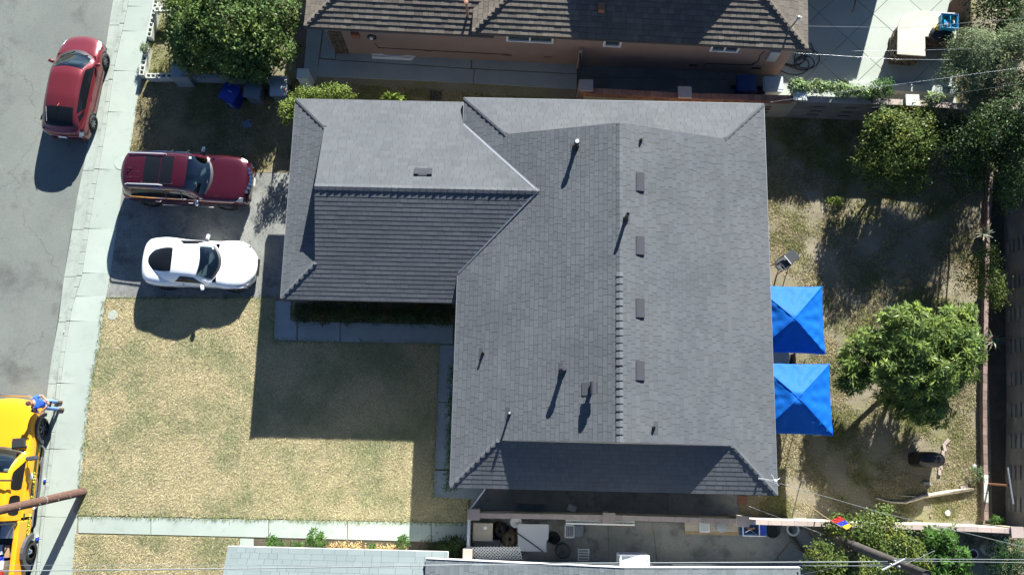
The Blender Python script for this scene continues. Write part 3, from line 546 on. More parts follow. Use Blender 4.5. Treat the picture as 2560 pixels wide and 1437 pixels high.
# ---------------------------------------------------------------- south neighbour
HS = thing("house", "white walled neighbour house with pale blue grey roofs at the bottom edge", "house", (0, -3, 0)); RS = newroof(HS); oy = 3.0
A = P(570, 1365, 2.5); Bp = P(1120, 1379, 2.5)
slope(RS, (A.x, A.y+oy, 2.5), (1, 0, 0), (0, -1, s3), [(0, 0), (Bp.x-A.x, 0), (Bp.x-A.x, 4.2), (0, 4.2)], "shingle_blue", 40, h=.19, center=(3, .4), wds=(.3, .42, .55))
fascia(HS, [(A.x, -5+oy), (A.x, A.y+oy), (Bp.x, Bp.y+oy), (Bp.x, -3.4+oy)], 2.5, "white")
L0, PK, L1 = P(1065, 1390, 2.85), P(1560, 1434, 4.05), P(2000, 1418, 2.85); yf = -3.05+oy; rs = (PK.z-L0.z)/(PK.x-L0.x); rl = math.sqrt(1+rs*rs)
slope(RS, (L0.x, yf-5, L0.z), (0, 1, 0), (1, 0, rs), [(0, 0), (5, 0), (5, (PK.x-L0.x)*rl), (0, (PK.x-L0.x)*rl)], "shingle_grey", 60, h=.16, center=(4.8, 2.5), wds=(.25, .34))
rs2 = (PK.z-L1.z)/(L1.x-PK.x); rl2 = math.sqrt(1+rs2*rs2)
slope(RS, (L1.x, yf-5, L1.z), (0, 1, 0), (-1, 0, rs2), [(0, 0), (5, 0), (5, (L1.x-PK.x)*rl2), (0, (L1.x-PK.x)*rl2)], "shingle_grey", 0, h=.16, wds=(.25, .34))
for a, b in ((L0, PK), (PK, L1)):
    q = MB(); n = Vector((0, .03, 0)); a_, b_ = Vector((a.x, yf, a.z+.03)), Vector((b.x, yf, b.z+.03)); dz = Vector((0, 0, -.2))
    q.add([a_, b_, b_+dz, a_+dz, a_+n, b_+n, b_+n+dz, a_+n+dz], [(0, 1, 2, 3), (4, 7, 6, 5), (0, 4, 5, 1), (3, 2, 6, 7), (0, 3, 7, 4), (1, 5, 6, 2)]); q.build("rake_board", "white", HS, world=False)
q = MB(); yw = -3.33+oy; q.add([(L0.x+.3, yw, 0), (L1.x-.3, yw, 0), (L1.x-.3, yw, L1.z-.05), (PK.x, yw, PK.z-.1), (L0.x+.3, yw, L0.z-.05)]+[(L0.x+.3, yw-.15, 0), (L1.x-.3, yw-.15, 0), (L1.x-.3, yw-.15, L1.z-.05), (PK.x, yw-.15, PK.z-.1), (L0.x+.3, yw-.15, L0.z-.05)],
      [(0, 1, 2, 3, 4), (5, 9, 8, 7, 6), (0, 5, 6, 1), (1, 6, 7, 2), (2, 7, 8, 3), (3, 8, 9, 4), (4, 9, 5, 0)]); q.build("wall", "stucco_white", HS, world=False)
q = MB(); q.box(((A.x+Bp.x)/2, -3.35-.1+oy, 1.2), (Bp.x-A.x-.6, .15, 2.4)); q.build("wall", "stucco_white", HS, world=False)
# garden window
a = P(1548, 1386, 2.0); b2 = P(1622, 1386, 2.0); q = MB(); xw0, xw1 = a.x, b2.x; yo = P(1580, 1386, 2.0).y+oy
q.box(((xw0+xw1)/2, (yo+yw)/2, 1.2), (xw1-xw0, yo-yw, .08)); 
for x_ in (xw0+.03, xw1-.03): q.box((x_, yo-.03, 1.6), (.06, .06, .8)); q.box((x_, yw+.03, 1.75), (.06, .06, 1.1)); q.box((x_, (yo+yw)/2, 2.15), (.06, yo-yw+.02, .07), rx=0)
q.box(((xw0+xw1)/2, yo-.03, 2.0), (xw1-xw0, .07, .07)); q.box(((xw0+xw1)/2, yw+.04, 2.28), (xw1-xw0, .08, .07)); q.box(((xw0+xw1)/2, yo-.03, 1.25), (xw1-xw0, .07, .07))
wn = q.build("window", "white", HS, world=False)
q = MB(); q.add([(xw0+.05, yo-.02, 2.02), (xw1-.05, yo-.02, 2.02), (xw1-.05, yw+.05, 2.27), (xw0+.05, yw+.05, 2.27)], [(0, 1, 2, 3)]); q.build("pane", "lamp_clear", wn, world=False)
q = MB(); q.box(((xw0+xw1)/2, yo-.03, 1.65), (xw1-xw0-.1, .01, .7)); q.build("pane", "glass_light", wn, world=False)
a = P(1450, 1410, 1.8); q = MB(); q.box((a.x+.3, yw+.02, 1.85), (.85, .06, .5)); wn = q.build("window", "white", HS, world=False); q = MB(); q.box((a.x+.3, yw+.055, 1.85), (.72, .01, .38)); q.build("pane", "glass", wn, world=False)
# ---------------------------------------------------------------- walls and fences
def runwall(name, label, pts, hgt, th, m, cap, capl=.4, capw=.24, caph=.06, pillars=(), pm="brick", pcap="capblock", cat="wall", ph=.12, pw_=.42):
    t = thing(name, label, cat, (pts[0][0], pts[0][1], 0)); c = newroof(t, "coping")
    for a, b in zip(pts, pts[1:]):
        a, b = Vector((*a, 0)), Vector((*b, 0)); d = (b-a).normalized(); L = (b-a).length; an = math.atan2(d.y, d.x); q = MB(); mid = (a+b)/2
        q.box((mid.x, mid.y, hgt/2), (L, th, hgt), an, .5); q.build("wall_panel", m, t)
        n = max(1, int(L/capl)); l = L/n
        for k in range(n):
            p = a+d*(l*(k+.5)); q = MB(); q.box((p.x, p.y, hgt+caph/2+.002+random.uniform(0, .004)), (l-.008, capw, caph), an+random.uniform(-.01, .01)); q.build("coping_block", cap, c)
    for (px_, py_) in pillars:
        q = MB(); 
        H_ = hgt+ph; q.box((px_, py_, H_/2), (pw_, pw_*.9, H_), 0, .5); po = q.build("pillar", pm, t)
        q = MB(); q.box((px_, py_, H_+.04), (pw_+.08, pw_+.02, .08)); q.build("pillar_cap", pcap, po)
    return t
npl = [tuple(P(u, v, 1.62)[:2]) for u, v in ((1462,226),(1715,240),(1996,246),(2280,257),(2552,277))]
W1 = runwall("boundary_wall", "tan stucco wall with red brick courses behind the north eave", npl[:3], 1.55, .18, "stucco_tan", "brick", .22, .22, .07, [tuple(P(u, v, 1.72)[:2]) for u, v in ((1466,214),(1712,231))], "brick")
W2 = runwall("boundary_wall", "grey panelled wall with pinkish coping along the back yard's north side", npl[2:], 1.55, .18, "blockwall", "capblock", .4, .22, .07, [tuple(P(u, v, 1.72)[:2]) for u, v in ((2000,237),(2281,251))], "brick", "cinder")
def face(t, p0, p1, th, rects, m, name, depth=.03):
    a, b = Vector((*p0, 0)), Vector((*p1, 0)); d = (b-a).normalized(); n = Vector((d.y, -d.x, 0)); an = math.atan2(d.y, d.x); L = (b-a).length
    for (x, z, l, h_) in rects:
        p = a+d*(x*L if x <= 1 else x)+n*(th/2+depth/2-.002); q = MB(); q.box((p.x, p.y, z), (l, depth, h_), an); q.build(name, m, t)
for i, xs in ((0, (.12, .52)), (1, (.2, .45, .75))):
    face(W1, npl[i], npl[i+1], .18, [(x, z, .42, .11) for x in xs for z in (1.0, .78, .5)], "brick", "brick_inset")
    L = (Vector(npl[i+1])-Vector(npl[i])).length; face(W1, npl[i], npl[i+1], .18, [((k+.5)*.2/L, 1.42, .19, .2) for k in range(int(L/.2))], "brick", "brick", .02)
for i, xs in ((2, (.22, .5, .74)), (3, (.22, .5, .8))):
    face(W2, npl[i], npl[i+1], .18, [(x, z, .45, .1) for x in xs for z in (1.15, .75, .4)], "trimblack", "recess_tile", .012)
    for j in range(5):
        face(W2, npl[i], npl[i+1], .18, [((k+.5+.5*(j % 2))/11, .15+j*.3, .38, .285) for k in range(10)], "blockwall", "block", .01)
WE = runwall("boundary_wall", "tall grey block wall with raised block pattern along the right edge", [(18.72, 13.2), (18.34, 7.3), (17.98, 2.6), (17.56, -1.75)], 1.75, .2, "blockwall", "blockwall", .4, .24, .06)
for (p0, p1, n) in (((18.34, 7.3), (18.72, 13.2), 4), ((17.98, 2.6), (18.34, 7.3), 4), ((17.56, -1.75), (17.98, 2.6), 4)):
    r = []
    for k in range(n):
        for c in range(2): r += [((k+.3+c*.0)/n, .35+c*.6, .46, .17), ((k+.3)/n, .62+c*.62, .46, .17)]
    face(WE, p1, p0, .2, r, "blockwall", "raised_block", .07)
    L = (Vector(p1)-Vector(p0)).length
    for j in range(7): face(WE, p1, p0, .2, [((k+.5+.5*(j % 2))*.41/L, .12+j*.245, .395, .235) for k in range(int(L/.41)-1)], "blockwall", "block", .012)
spl = [tuple(P(u, v, 1.75)[:2]) for u, v in ((1178,1288),(1520,1293),(1855,1303),(2150,1312),(2410,1321),(2545,1327))]
WS = runwall("boundary_wall", "long wall with pinkish coping along the foot of the back yard", spl, 1.7, .16, "cream", "capblock", .42, .165, .06, [tuple(P(u, v, 1.85)[:2]) for u, v in ((1184,1286),(1523,1295),(1858,1303),(2545,1330))], "stucco_tan", "capblock", pw_=.34, ph=.06)
K = thing("garden_kerb", "low row of weathered pink bricks edging the back yard beside the alley", "edging", (17.2, 5, 0))
kp = [P(u, v, .28) for u, v in ((2484,300),(2478,420),(2472,560),(2467,700),(2464,850),(2462,1000),(2463,1110),(2465,1210),(2466,1300))]
q = MB()
for a, b in zip(kp, kp[1:]):
    d = b-a; q.box(((a.x+b.x)/2, (a.y+b.y)/2, .12), (d.length, .12, .24), math.atan2(d.y, d.x), .5); n = max(1, int(d.length/.3))
    for k in range(n):
        p = a+d*((k+.5)/n); r = MB(); r.box((p.x, p.y, .265), (d.length/n-.01, .15, .05), math.atan2(d.y, d.x)+random.uniform(-.03, .03)); r.build("brick", "cinder" if (p.y < .1 and p.y > -.9) else "oldbrick", K)
q.build("footing", "oldbrick", K)
# hollow cinder blocks
cbm = None
def cinder(t, x, y, z, an):
    global cbm
    if cbm is None:
        b = MB()
        for (cx_, sx) in ((-.18, .035), (0, .035), (.18, .035)): b.box((cx_, 0, .095), (sx, .19-.07, .19), 0, .5)
        for cy_ in (-.08, .08): b.box((0, cy_, .095), (.395, .035, .19), 0, .5)
        o = b.build("cinder_block", "cinder", t, world=False); cbm = o.data
    else: o = bpy.data.objects.new("cinder_block", cbm); S.collection.objects.link(o); o.parent = t
    o.matrix_local = ROOT[t.name].inverted() @ (Matrix.Translation((x, y, z)) @ Matrix.Rotation(an, 4, 'Z'))
C = thing("cinder_block_wall", "low wall of pale hollow cinder blocks between the sidewalk and the leafy tree", "wall", (-14.9, 14.55, 0))
a, b = P(352, 187, .4), P(386, 18, .4); d = (b-a); n = int(d.length/.405)
for k in range(n+1):
    p = a+d.normalized()*(k*.405+.2)
    if k == 3: continue
    for z in (0, .195): cinder(C, p.x, p.y, z, math.atan2(d.y, d.x))
a, b = P(356, 189, .4), P(447, 189, .4); d = b-a
for k in range(int(d.length/.405)+1):
    p = a+d.normalized()*(k*.405+.32)
    for z in (0, .195): cinder(C, p.x, p.y, z, 0)
for k, (u, v) in enumerate(((398, 22), (412, 22))):
    p = P(u, v, .6); cinder(C, p.x, p.y, .4, .1)
q = MB(); p0 = P(435, 172, .9)
q.box((p0.x+.2, p0.y-.05, .45), (.62, .62, .9), .05, .5); o = q.build("gate_pillar", "pathcon"); tag(o, "grey masonry pillar under the leafy tree at the end of the cinder blocks", "pillar")
q = MB(); a, b = P(480, 188, .5), P(720, 196, .5); q.box(((a.x+b.x)/2, (a.y+b.y)/2, .25), ((b-a).length, .2, .5), math.atan2((b-a).y, (b-a).x)); tag(q.build("garden_wall", "pathcon", bevel=.01), "low grey wall behind the wheeled bins", "wall")
q = MB(); p = P(757, 186, 1.0); q.box((p.x, p.y, .5), (.4, .38, 1.0)); q.box((p.x, p.y, 1.03), (.44, .42, .06)); tag(q.build("gate_pillar", "cinder", bevel=.01), "small grey pillar between the path and the lime green shrub", "pillar")
# gates
g = thing("side_gate", "dark framed gate between pink house wall and brick pillar", "gate", (2.2, 14.2, 0))
a, b = P(1452, 128, 1.6), P(1449, 205, 1.6)
for z, nm in ((1.55, "top_rail"), (.2, "bottom_rail")):
    q = MB(); q.box(((a.x+b.x)/2, (a.y+b.y)/2, z), (.06, abs(a.y-b.y), .06)); q.build(nm, "trimblack", g)
for k in range(7):
    q = MB(); q.box((a.x, b.y+(a.y-b.y)*(k+.5)/7, .87), (.03, .05, 1.3)); q.build("slat", "screen_grey", g)
for y_ in (a.y, b.y): q = MB(); q.box((a.x, y_, .82), (.12, .12, 1.64)); q.build("gate_post", "capblock", g)
g = thing("vinyl_gate", "white vinyl gate standing shut at the end of the walkway", "gate", (-1.6, -2.2, 0))
a, b = P(1173, 1296, 1.6), P(1169, 1372, 1.6)
q = MB(); q.box(((a.x+b.x)/2, (a.y+b.y)/2, 1.55), (.09, abs(a.y-b.y), .1)); q.build("top_rail", "white_metal", g)
for k in range(6): q = MB(); q.box(((a.x+b.x)/2, b.y+(a.y-b.y)*(k+.5)/6, .8), (.04, .12, 1.4)); q.build("slat", "white", g)
for y_ in (a.y, b.y): q = MB(); q.box(((a.x+b.x)/2, y_, .82), (.1, .1, 1.64)); q.build("gate_post", "white", g)
q = MB(); p = P(1169, 1386, 1.7); q.box((p.x, p.y, .85), (.28, .36, 1.7)); q.box((p.x, p.y, 1.73), (.32, .4, .06)); tag(q.build("gate_pillar", "capblock", bevel=.01), "pinkish pillar below the white vinyl gate", "pillar")
g = thing("yard_gate", "thin white gate rail running from the wall end to the eave corner", "gate", (-1.2, -1.3, 0))
a, b = P(1173, 1276, 1.6), P(1214, 1220, 1.6); an = math.atan2((b-a).y, (b-a).x)
q = MB(); q.tube([a, b], .025, 6); q.build("top_rail", "white", g)
for k in range(8): p = a+(b-a)*(k+.5)/8; q = MB(); q.box((p.x, p.y, .8), (.02, .02, 1.5), an); q.build("bar", "trimblack", g)
# ---------------------------------------------------------------- vegetation
def leafmesh(name, blobs, m, parent, ll=.1, lw=.035, per=10, spread=.16, n=None, droop=.2, whorl=False, low=-.35, inner=.25, dens=1.0):
    """blobs: (x, y, z, rx, ry, rz, clusters). Leaf quads set in sprays on and inside the blobs"""
    Vs = []; T = []
    for (bx, by, bz, rx, ry, rz, nc) in blobs:
        nc = int(nc*dens); th = rng.uniform(0, 2*np.pi, nc); cz = rng.uniform(low, 1, nc); sz = np.sqrt(1-cz**2); d = np.column_stack([sz*np.cos(th), sz*np.sin(th), cz])
        ru = 1+.16*np.sin(3*th+bx*7)+.12*np.sin(5*th+cz*6+by*3); r = np.where(rng.uniform(0, 1, nc) < inner, rng.uniform(.35, .85, nc), rng.uniform(.82, 1.08, nc))*ru
        C_ = np.array([bx, by, bz])+d*np.column_stack([rx*r, ry*r, rz*r]); ax = d*.8+np.array([0, 0, .7])+rng.normal(0, .35, (nc, 3)); ax /= np.linalg.norm(ax, axis=1)[:, None]
        tone = np.clip(rng.uniform(.1, .9, nc)+.15*(cz), 0, 1)
        a = np.repeat(ax, per, 0); c = np.repeat(C_, per, 0); N_ = len(a); t1 = np.cross(a, rng.normal(0, 1, (N_, 3))); t1 /= np.linalg.norm(t1, axis=1)[:, None]; t2 = np.cross(a, t1)
        ph_ = (np.tile(np.arange(per), nc)*2.399 if whorl else rng.uniform(0, 2*np.pi, N_)); 
        if whorl:
            q0 = np.repeat(np.cross(ax, np.array([.3, .2, 1])), per, 0); q0 /= np.linalg.norm(q0, axis=1)[:, None]+1e-9; q1 = np.cross(a, q0); rad = q0*np.cos(ph_)[:, None]+q1*np.sin(ph_)[:, None]
            dr = rad+a*rng.uniform(-.15, .7, N_)[:, None]; c = c+rad*.02
        else:
            dr = t1*np.cos(ph_)[:, None]+t2*np.sin(ph_)[:, None]+a*rng.uniform(-.3, .8, N_)[:, None]; c = c+rng.normal(0, spread, (N_, 3))*np.array([1, 1, .6])
        dr[:, 2] -= droop*rng.uniform(.2, 1, N_); dr /= np.linalg.norm(dr, axis=1)[:, None]
        upv = a+rng.normal(0, .45, (N_, 3)); sd = np.cross(dr, upv); sd /= np.linalg.norm(sd, axis=1)[:, None]+1e-9; nn = np.cross(sd, dr)
        l = (ll*rng.uniform(.65, 1.25, N_))[:, None]; w_ = (lw*rng.uniform(.7, 1.2, N_))[:, None]
        v = np.zeros((N_, 4, 3)); v[:, 0] = c; v[:, 1] = c+dr*l*.45+sd*w_+nn*w_*.35; v[:, 2] = c+dr*l; v[:, 2, 2] -= (l*.12)[:, 0]; v[:, 3] = c+dr*l*.45-sd*w_+nn*w_*.35
        Vs.append(v.reshape(-1, 3)); T.append(np.clip(np.repeat(tone, per)+rng.normal(0, .18, N_), 0, 1))
    V = np.concatenate(Vs); T = np.concatenate(T); k = len(T)
    if parent is not None:
        q = parent
        while q.parent: q = q.parent
        V = V-np.array(ROOT[q.name].translation)
    o = numesh(name, V, np.arange(4*k).reshape(k, 4), T, m)
    if parent is not None: o.parent = parent
    return o
def B(u, v, z, rx, ry, rz, nc): p = P(u, v, z); return (p.x, p.y, z, rx, ry, rz, nc)
def tree(label, base, blobs, m, cat="tree", name="leafy_tree", bark="bark", tr=.12, **k):
    t = thing(name, label, cat, (base[0], base[1], 0)); mid = Vector((base[0], base[1], 0)); zt = min(b[2]-b[5]*.4 for b in blobs); fork = Vector((base[0]+.1, base[1], max(.3, zt*.6)))
    q = MB(); q.tube([mid-Vector((0, 0, .05)), mid+(fork-mid)*.5+Vector((.04, -.03, 0)), fork], [tr*1.4, tr*1.05, tr], 9); q.build("trunk", bark, t, smooth=True)
    for b in blobs[:7]:
        e = Vector(b[:3])+Vector((0, 0, b[5]*.35)); m_ = fork.lerp(e, .5)+Vector((random.uniform(-.1, .1), random.uniform(-.1, .1), -.12)); q = MB(); q.tube([fork, m_, e], [tr*.7, tr*.45, tr*.12], 6); q.build("limb", bark, t, smooth=True)
    leafmesh("crown", blobs, m, t, **k); return t
p = P(598, 150)
tree("broad green street tree covering the yard beside the cinder block wall", (p.x, p.y), [B(560,50,2.2,1.6,1.6,1.1,1300), B(478,55,1.9,.9,1.05,.9,620), B(655,45,2.0,1.15,1.1,1.0,700), B(600,140,1.7,1.05,.75,.8,540), B(500,132,1.5,.95,.7,.8,430), B(680,120,1.6,.75,.8,.8,300), B(462,110,1.4,.5,.55,.7,200), B(560,-60,2.2,2.2,1.2,1.1,700), B(640,178,1.3,.5,.35,.5,150)], "leaf_ash", ll=.14, lw=.036, per=9, spread=.10, inner=.25, low=-.7)
p = P(812, 262); tree("lime green shrub squeezed against the garage's north eave", (p.x, p.y), [B(775,243,1.75,.5,.3,.5,100), B(838,238,1.85,.55,.32,.5,120), B(738,262,1.5,.34,.4,.5,80), B(800,258,1.4,.6,.4,.5,60)], "leaf_lime", "shrub", "lime_shrub", ll=.075, lw=.025, per=12, spread=.07, tr=.05)
p = P(720, 300); tree("small lime green bush poking past the garage's west eave", (p.x, p.y), [B(718,285,1.7,.28,.35,.4,50)], "leaf_lime", "shrub", "lime_shrub", ll=.075, lw=.025, per=12, spread=.06, tr=.04)
p = P(2215, 400); tree("yellowish green citrus tree in the shaded top of the back yard", (p.x, p.y), [B(2245,365,2.0,1.05,1.15,1.0,560), B(2190,390,1.6,.7,.8,.8,240), B(2290,340,2.0,.6,.7,.7,220), B(2240,440,1.1,1.1,.75,.9,300), B(2220,310,2.2,.55,.5,.6,140), B(2310,290,1.9,.4,.4,.5,70)], "leaf_citrus", ll=.10, lw=.032, per=9, spread=.09, tr=.08)
p = P(2390, 390); tree("dark glossy tree filling the yard's upper right corner", (p.x, p.y), [B(2420,370,2.6,.9,1.0,.9,300), B(2490,330,3.3,.9,.9,.9,360), B(2370,320,2.0,.7,.6,.7,150), B(2420,430,1.9,.8,.7,.7,160), B(2545,400,3.2,.8,1.2,.9,280), B(2555,300,3.6,.8,.8,.8,240), B(2520,470,2.4,.7,.8,.8,140)], "leaf_dark", ll=.095, lw=.03, per=9, spread=.10, tr=.1)
p = P(2440, 190); tree("pale feathery tree leaning over the patio ledge", (p.x, p.y), [B(2450,130,3.2,.95,.75,.7,620), B(2410,190,2.8,.75,.75,.7,420), B(2490,170,3.0,.8,.8,.7,430), B(2540,110,3.4,.7,.6,.6,300), B(2440,245,2.4,.55,.4,.5,170), B(2395,160,2.7,.45,.4,.4,160)], "leaf_pale", ll=.11, lw=.012, per=14, spread=.10, tr=.09, droop=.5)
p = P(2500, 60); tree("dark evergreen mass beyond the patio's brown fence", (p.x, p.y), [B(2500,40,2.6,1.0,1.1,.9,330), B(2550,90,2.8,.7,.9,.8,200), B(2480,-30,2.6,1.2,1.0,1.0,260)], "leaf_dark", ll=.10, lw=.028, per=9, spread=.12, tr=.12)
p = P(2560, 220); tree("shadowy bush behind the feathery tree at the corner", (p.x, p.y), [B(2540,225,2.2,.9,.6,.8,240), B(2470,265,1.9,.7,.35,.5,90)], "leaf_dark", "bush", "dark_bush", ll=.09, lw=.03, per=9, spread=.1, tr=.07)
p = P(2240, 905); tree("big leafed fruit tree with star shaped leaf whorls beside the blue canopies", (p.x, p.y), [B(2300,850,2.5,1.2,1.0,.9,230), B(2382,832,2.4,.85,.8,.8,150), B(2270,930,2.4,1.0,.8,.8,130), B(2345,930,2.3,.95,.85,.9,160), B(2200,860,1.9,.85,.5,.6,90), B(2150,900,1.5,.75,.6,.6,90), B(2130,950,1.3,.6,.4,.5,50), B(2300,1010,1.3,1.1,.7,.9,170), B(2230,960,1.2,1.0,.7,.8,110), B(2408,890,2.4,.55,.8,.7,75), B(2260,790,2.6,.7,.4,.5,45), B(2400,785,2.4,.5,.35,.5,40)], "leaf_broad", dens=1.2, ll=.225, lw=.026, per=13, whorl=True, inner=.3, tr=.11, droop=.35)
p = P(2448, 700); tree("loose small leaved bush over the brick edging", (p.x, p.y), [B(2462,650,1.3,.45,.5,.5,110), B(2470,710,1.4,.5,.6,.5,130), B(2430,680,.9,.5,.6,.5,80), B(2490,740,1.1,.35,.5,.4,50)], "leaf_citrus", "bush", "loose_bush", ll=.07, lw=.026, per=9, spread=.10, tr=.04)
p = P(2180, 1350); tree("spreading green tree around the leaning dark pole", (p.x, p.y), [B(2170,1330,2.6,.9,.6,.7,280), B(2090,1310,2.2,.35,.35,.4,50), B(2060,1400,2.6,.6,.5,.6,160), B(2240,1370,2.8,.8,.6,.7,230), B(2150,1425,2.9,1.2,.5,.6,260), B(2110,1470,3,1.2,.6,.6,160), B(2210,1290,2.2,.3,.3,.4,50), B(2290,1400,2.6,.5,.4,.5,80)], "leaf_citrus", ll=.09, lw=.032, per=9, spread=.09, tr=.09)
p = P(2355, 1400); tree("pointed leaf tree right of the pole wires", (p.x, p.y), [B(2350,1350,2.5,.6,.5,.6,60), B(2375,1400,2.7,.6,.5,.6,70), B(2370,1440,2.8,.8,.5,.6,80)], "leaf_green", ll=.2, lw=.033, per=8, whorl=True, tr=.07, inner=.35)
p = P(2525, 1390); tree("dense rounded shrub in the bottom right corner", (p.x, p.y), [B(2530,1370,1.4,.6,.5,.7,420), B(2500,1410,1.2,.5,.45,.6,300), B(2555,1420,1.5,.6,.5,.7,320)], "leaf_round", "shrub", "round_shrub", ll=.04, lw=.014, per=12, spread=.04, tr=.06)
def plant(name, label, cat, blobs, m, group=None, **k):
    b = blobs[0]; t = thing(name, label, cat, (b[0], b[1], 0), group=group); q = MB(); q.tube([(b[0], b[1], 0), (b[0], b[1], b[2])], .012, 5); q.build("stem", "bark", t); leafmesh("leaves", blobs, m, t, **k); return t
plant("ivy", "variegated pale ivy heaped along the wall top by the grey bin", "ivy", [B(1995,215,1.75,.35,.2,.2,110), B(2050,219,1.75,.45,.2,.2,140), B(2110,226,1.75,.45,.2,.2,130), B(2160,232,1.7,.35,.16,.18,90)], "leaf_ivy", ll=.07, lw=.035, per=8, spread=.06)
plant("flowering_bush", "white speckled bush at the wall below the patio ledge", "bush", [B(2205,222,1.8,.4,.3,.35,120), B(2180,238,1.6,.3,.2,.25,60)], "leaf_green", ll=.06, lw=.022, per=9, spread=.07)
plant("succulent", "pale rosette plant beside the wall's square pillar cap", "plant", [B(2335,245,1.6,.4,.16,.18,26)], "leaf_ivy", ll=.13, lw=.03, per=8, whorl=True)
plant("weed_clump", "small green clump at the rail beside the shaded patio", "plant", [B(2108,210,.5,.15,.14,.2,18)], "leaf_dark", ll=.1, lw=.02, per=8, whorl=True)
plant("grass_tuft", "pale grassy tuft growing out of the cinder block wall", "plant", [B(363,121,.5,.16,.14,.15,40)], "leaf_pale", ll=.14, lw=.008, per=10, spread=.03)
plant("weed_patch", "bright yellow green weed clump in the back yard's sunlit grass", "plant", [B(2086,502,.15,.25,.14,.12,40)], "leaf_lime", ll=.07, lw=.02, per=8, spread=.05)
plant("banana_plant", "pale broad leaved plant peeking out under the garage eave", "plant", [B(975,248,1.3,.22,.06,.2,7), B(1000,248,1.3,.2,.06,.2,6)], "leaf_lime", ll=.3, lw=.06, per=8, whorl=True)
for (u, v, nn, lab) in ((677,1357,16,"bushy green garden plant at the left end of the brick edged bed"), (700,1362,6,"little green sprout second along the brick edged bed"), (742,1361,12,"spiky green plant between the sprout and the tallest bed plant"), (790,1350,36,"tallest leafy green plant of the brick edged bed"), (932,1365,5,"single broad green rosette in the dry part of the bed"), (1010,1355,16,"green plant at the walkway's shade line")):
    plant("garden_plant", lab, "plant", [B(u, v, .35, .05*math.sqrt(nn), .045*math.sqrt(nn), .2, nn)], "leaf_green", "garden plants in the brick edged bed", ll=.14, lw=.028, per=8, whorl=True)
plant("dead_groundcover", "dried yellow groundcover between the bed plants", "plant", [B(870,1368,.08,.9,.12,.08,90), B(970,1372,.08,.5,.1,.08,60)], "dry_leaf", ll=.09, lw=.016, per=8, spread=.06)
plant("shade_bush", "dark spiky bush in the shade left of the white gate", "bush", [B(1140,1366,.6,.42,.28,.35,46)], "leaf_dark", ll=.26, lw=.016, per=12, whorl=True)
plant("shade_groundcover", "low dark groundcover beside the spiky bush", "plant", [B(1085,1368,.12,.4,.12,.1,50)], "leaf_dark", ll=.07, lw=.02, per=8)
H = thing("hedge", "low dark green hedge trimmed along the garage's south wall", "hedge", (-5.2, 5.3, 0)); a, b = P(735, 780, .5), P(1130, 780, .5)
leafmesh("foliage", [(a.x+(b.x-a.x)*(k+.5)/14, a.y+.02, .28, .32, .33, .33, 90) for k in range(14)], "leaf_hedge", H, ll=.05, lw=.02, per=10, spread=.06)
q = MB(); q.box(((a.x+b.x)/2, a.y+.15, .2), (b.x-a.x, .45, .35)); q.build("core", "soil", H)
H = thing("hedge", "narrow low hedge strip against the house's west wall", "hedge", (-2.4, 1, 0)); leafmesh("foliage", [(-2.28, 3.4-k*.42, .25, .2, .25, .3, 30) for k in range(11)], "leaf_green", H, ll=.06, lw=.02, per=8, spread=.06)
def agave(label, u, v, pot):
    p = P(u, v, .3); t = thing("potted_agave", label, "potted plant", (p.x, p.y, 0)); q = MB(); q.lathe([(0, .01), (.13, .02), (.18, .32), (.2, .34), (.17, .34), (.15, .28), (0, .28)], 16, (p.x, p.y, 0)); q.build("pot", pot, t, smooth=False)
    for k in range(16):
        a_ = k*2.399; L = random.uniform(.35, .55); e = random.uniform(.2, 1.1); q = MB(); pts = [(p.x+math.cos(a_)*L*f*math.cos(e*(1-f*.4)), p.y+math.sin(a_)*L*f*math.cos(e*(1-f*.4)), .3+L*f*math.sin(e)-L*.3*f*f) for f in (0, .35, .7, 1)]
        sd = Vector((-math.sin(a_), math.cos(a_), 0)); ws = (.025, .03, .02, .001); vs = []
        for p_, w_ in zip(pts, ws): vs += [Vector(p_)+sd*w_, Vector(p_)-Vector((0, 0, .008)), Vector(p_)-sd*w_]
        q.add(vs, [(3*i+j, 3*i+j+1, 3*i+j+4, 3*i+j+3) for i in range(3) for j in range(2)]); q.build("leaf", "leaf_agave", t)
agave("spiky agave in a terracotta pot on the edging near the loose bush", 2458, 583, "terracotta"); agave("agave with curled yellowing leaves in a pot right of the big leafed tree", 2483, 852, "terracotta")
plant("fern_tuft", "small fern growing at the wall corner below the clothes post", "plant", [B(2495,1302,.5,.25,.14,.2,18)], "leaf_green", ll=.16, lw=.016, per=9, whorl=True)
plant("rock_weed", "grey green weed growing over the brick edging by a stone", "plant", [B(2443,1183,.25,.28,.25,.15,50)], "leaf_pale", ll=.06, lw=.015, per=9, spread=.06)
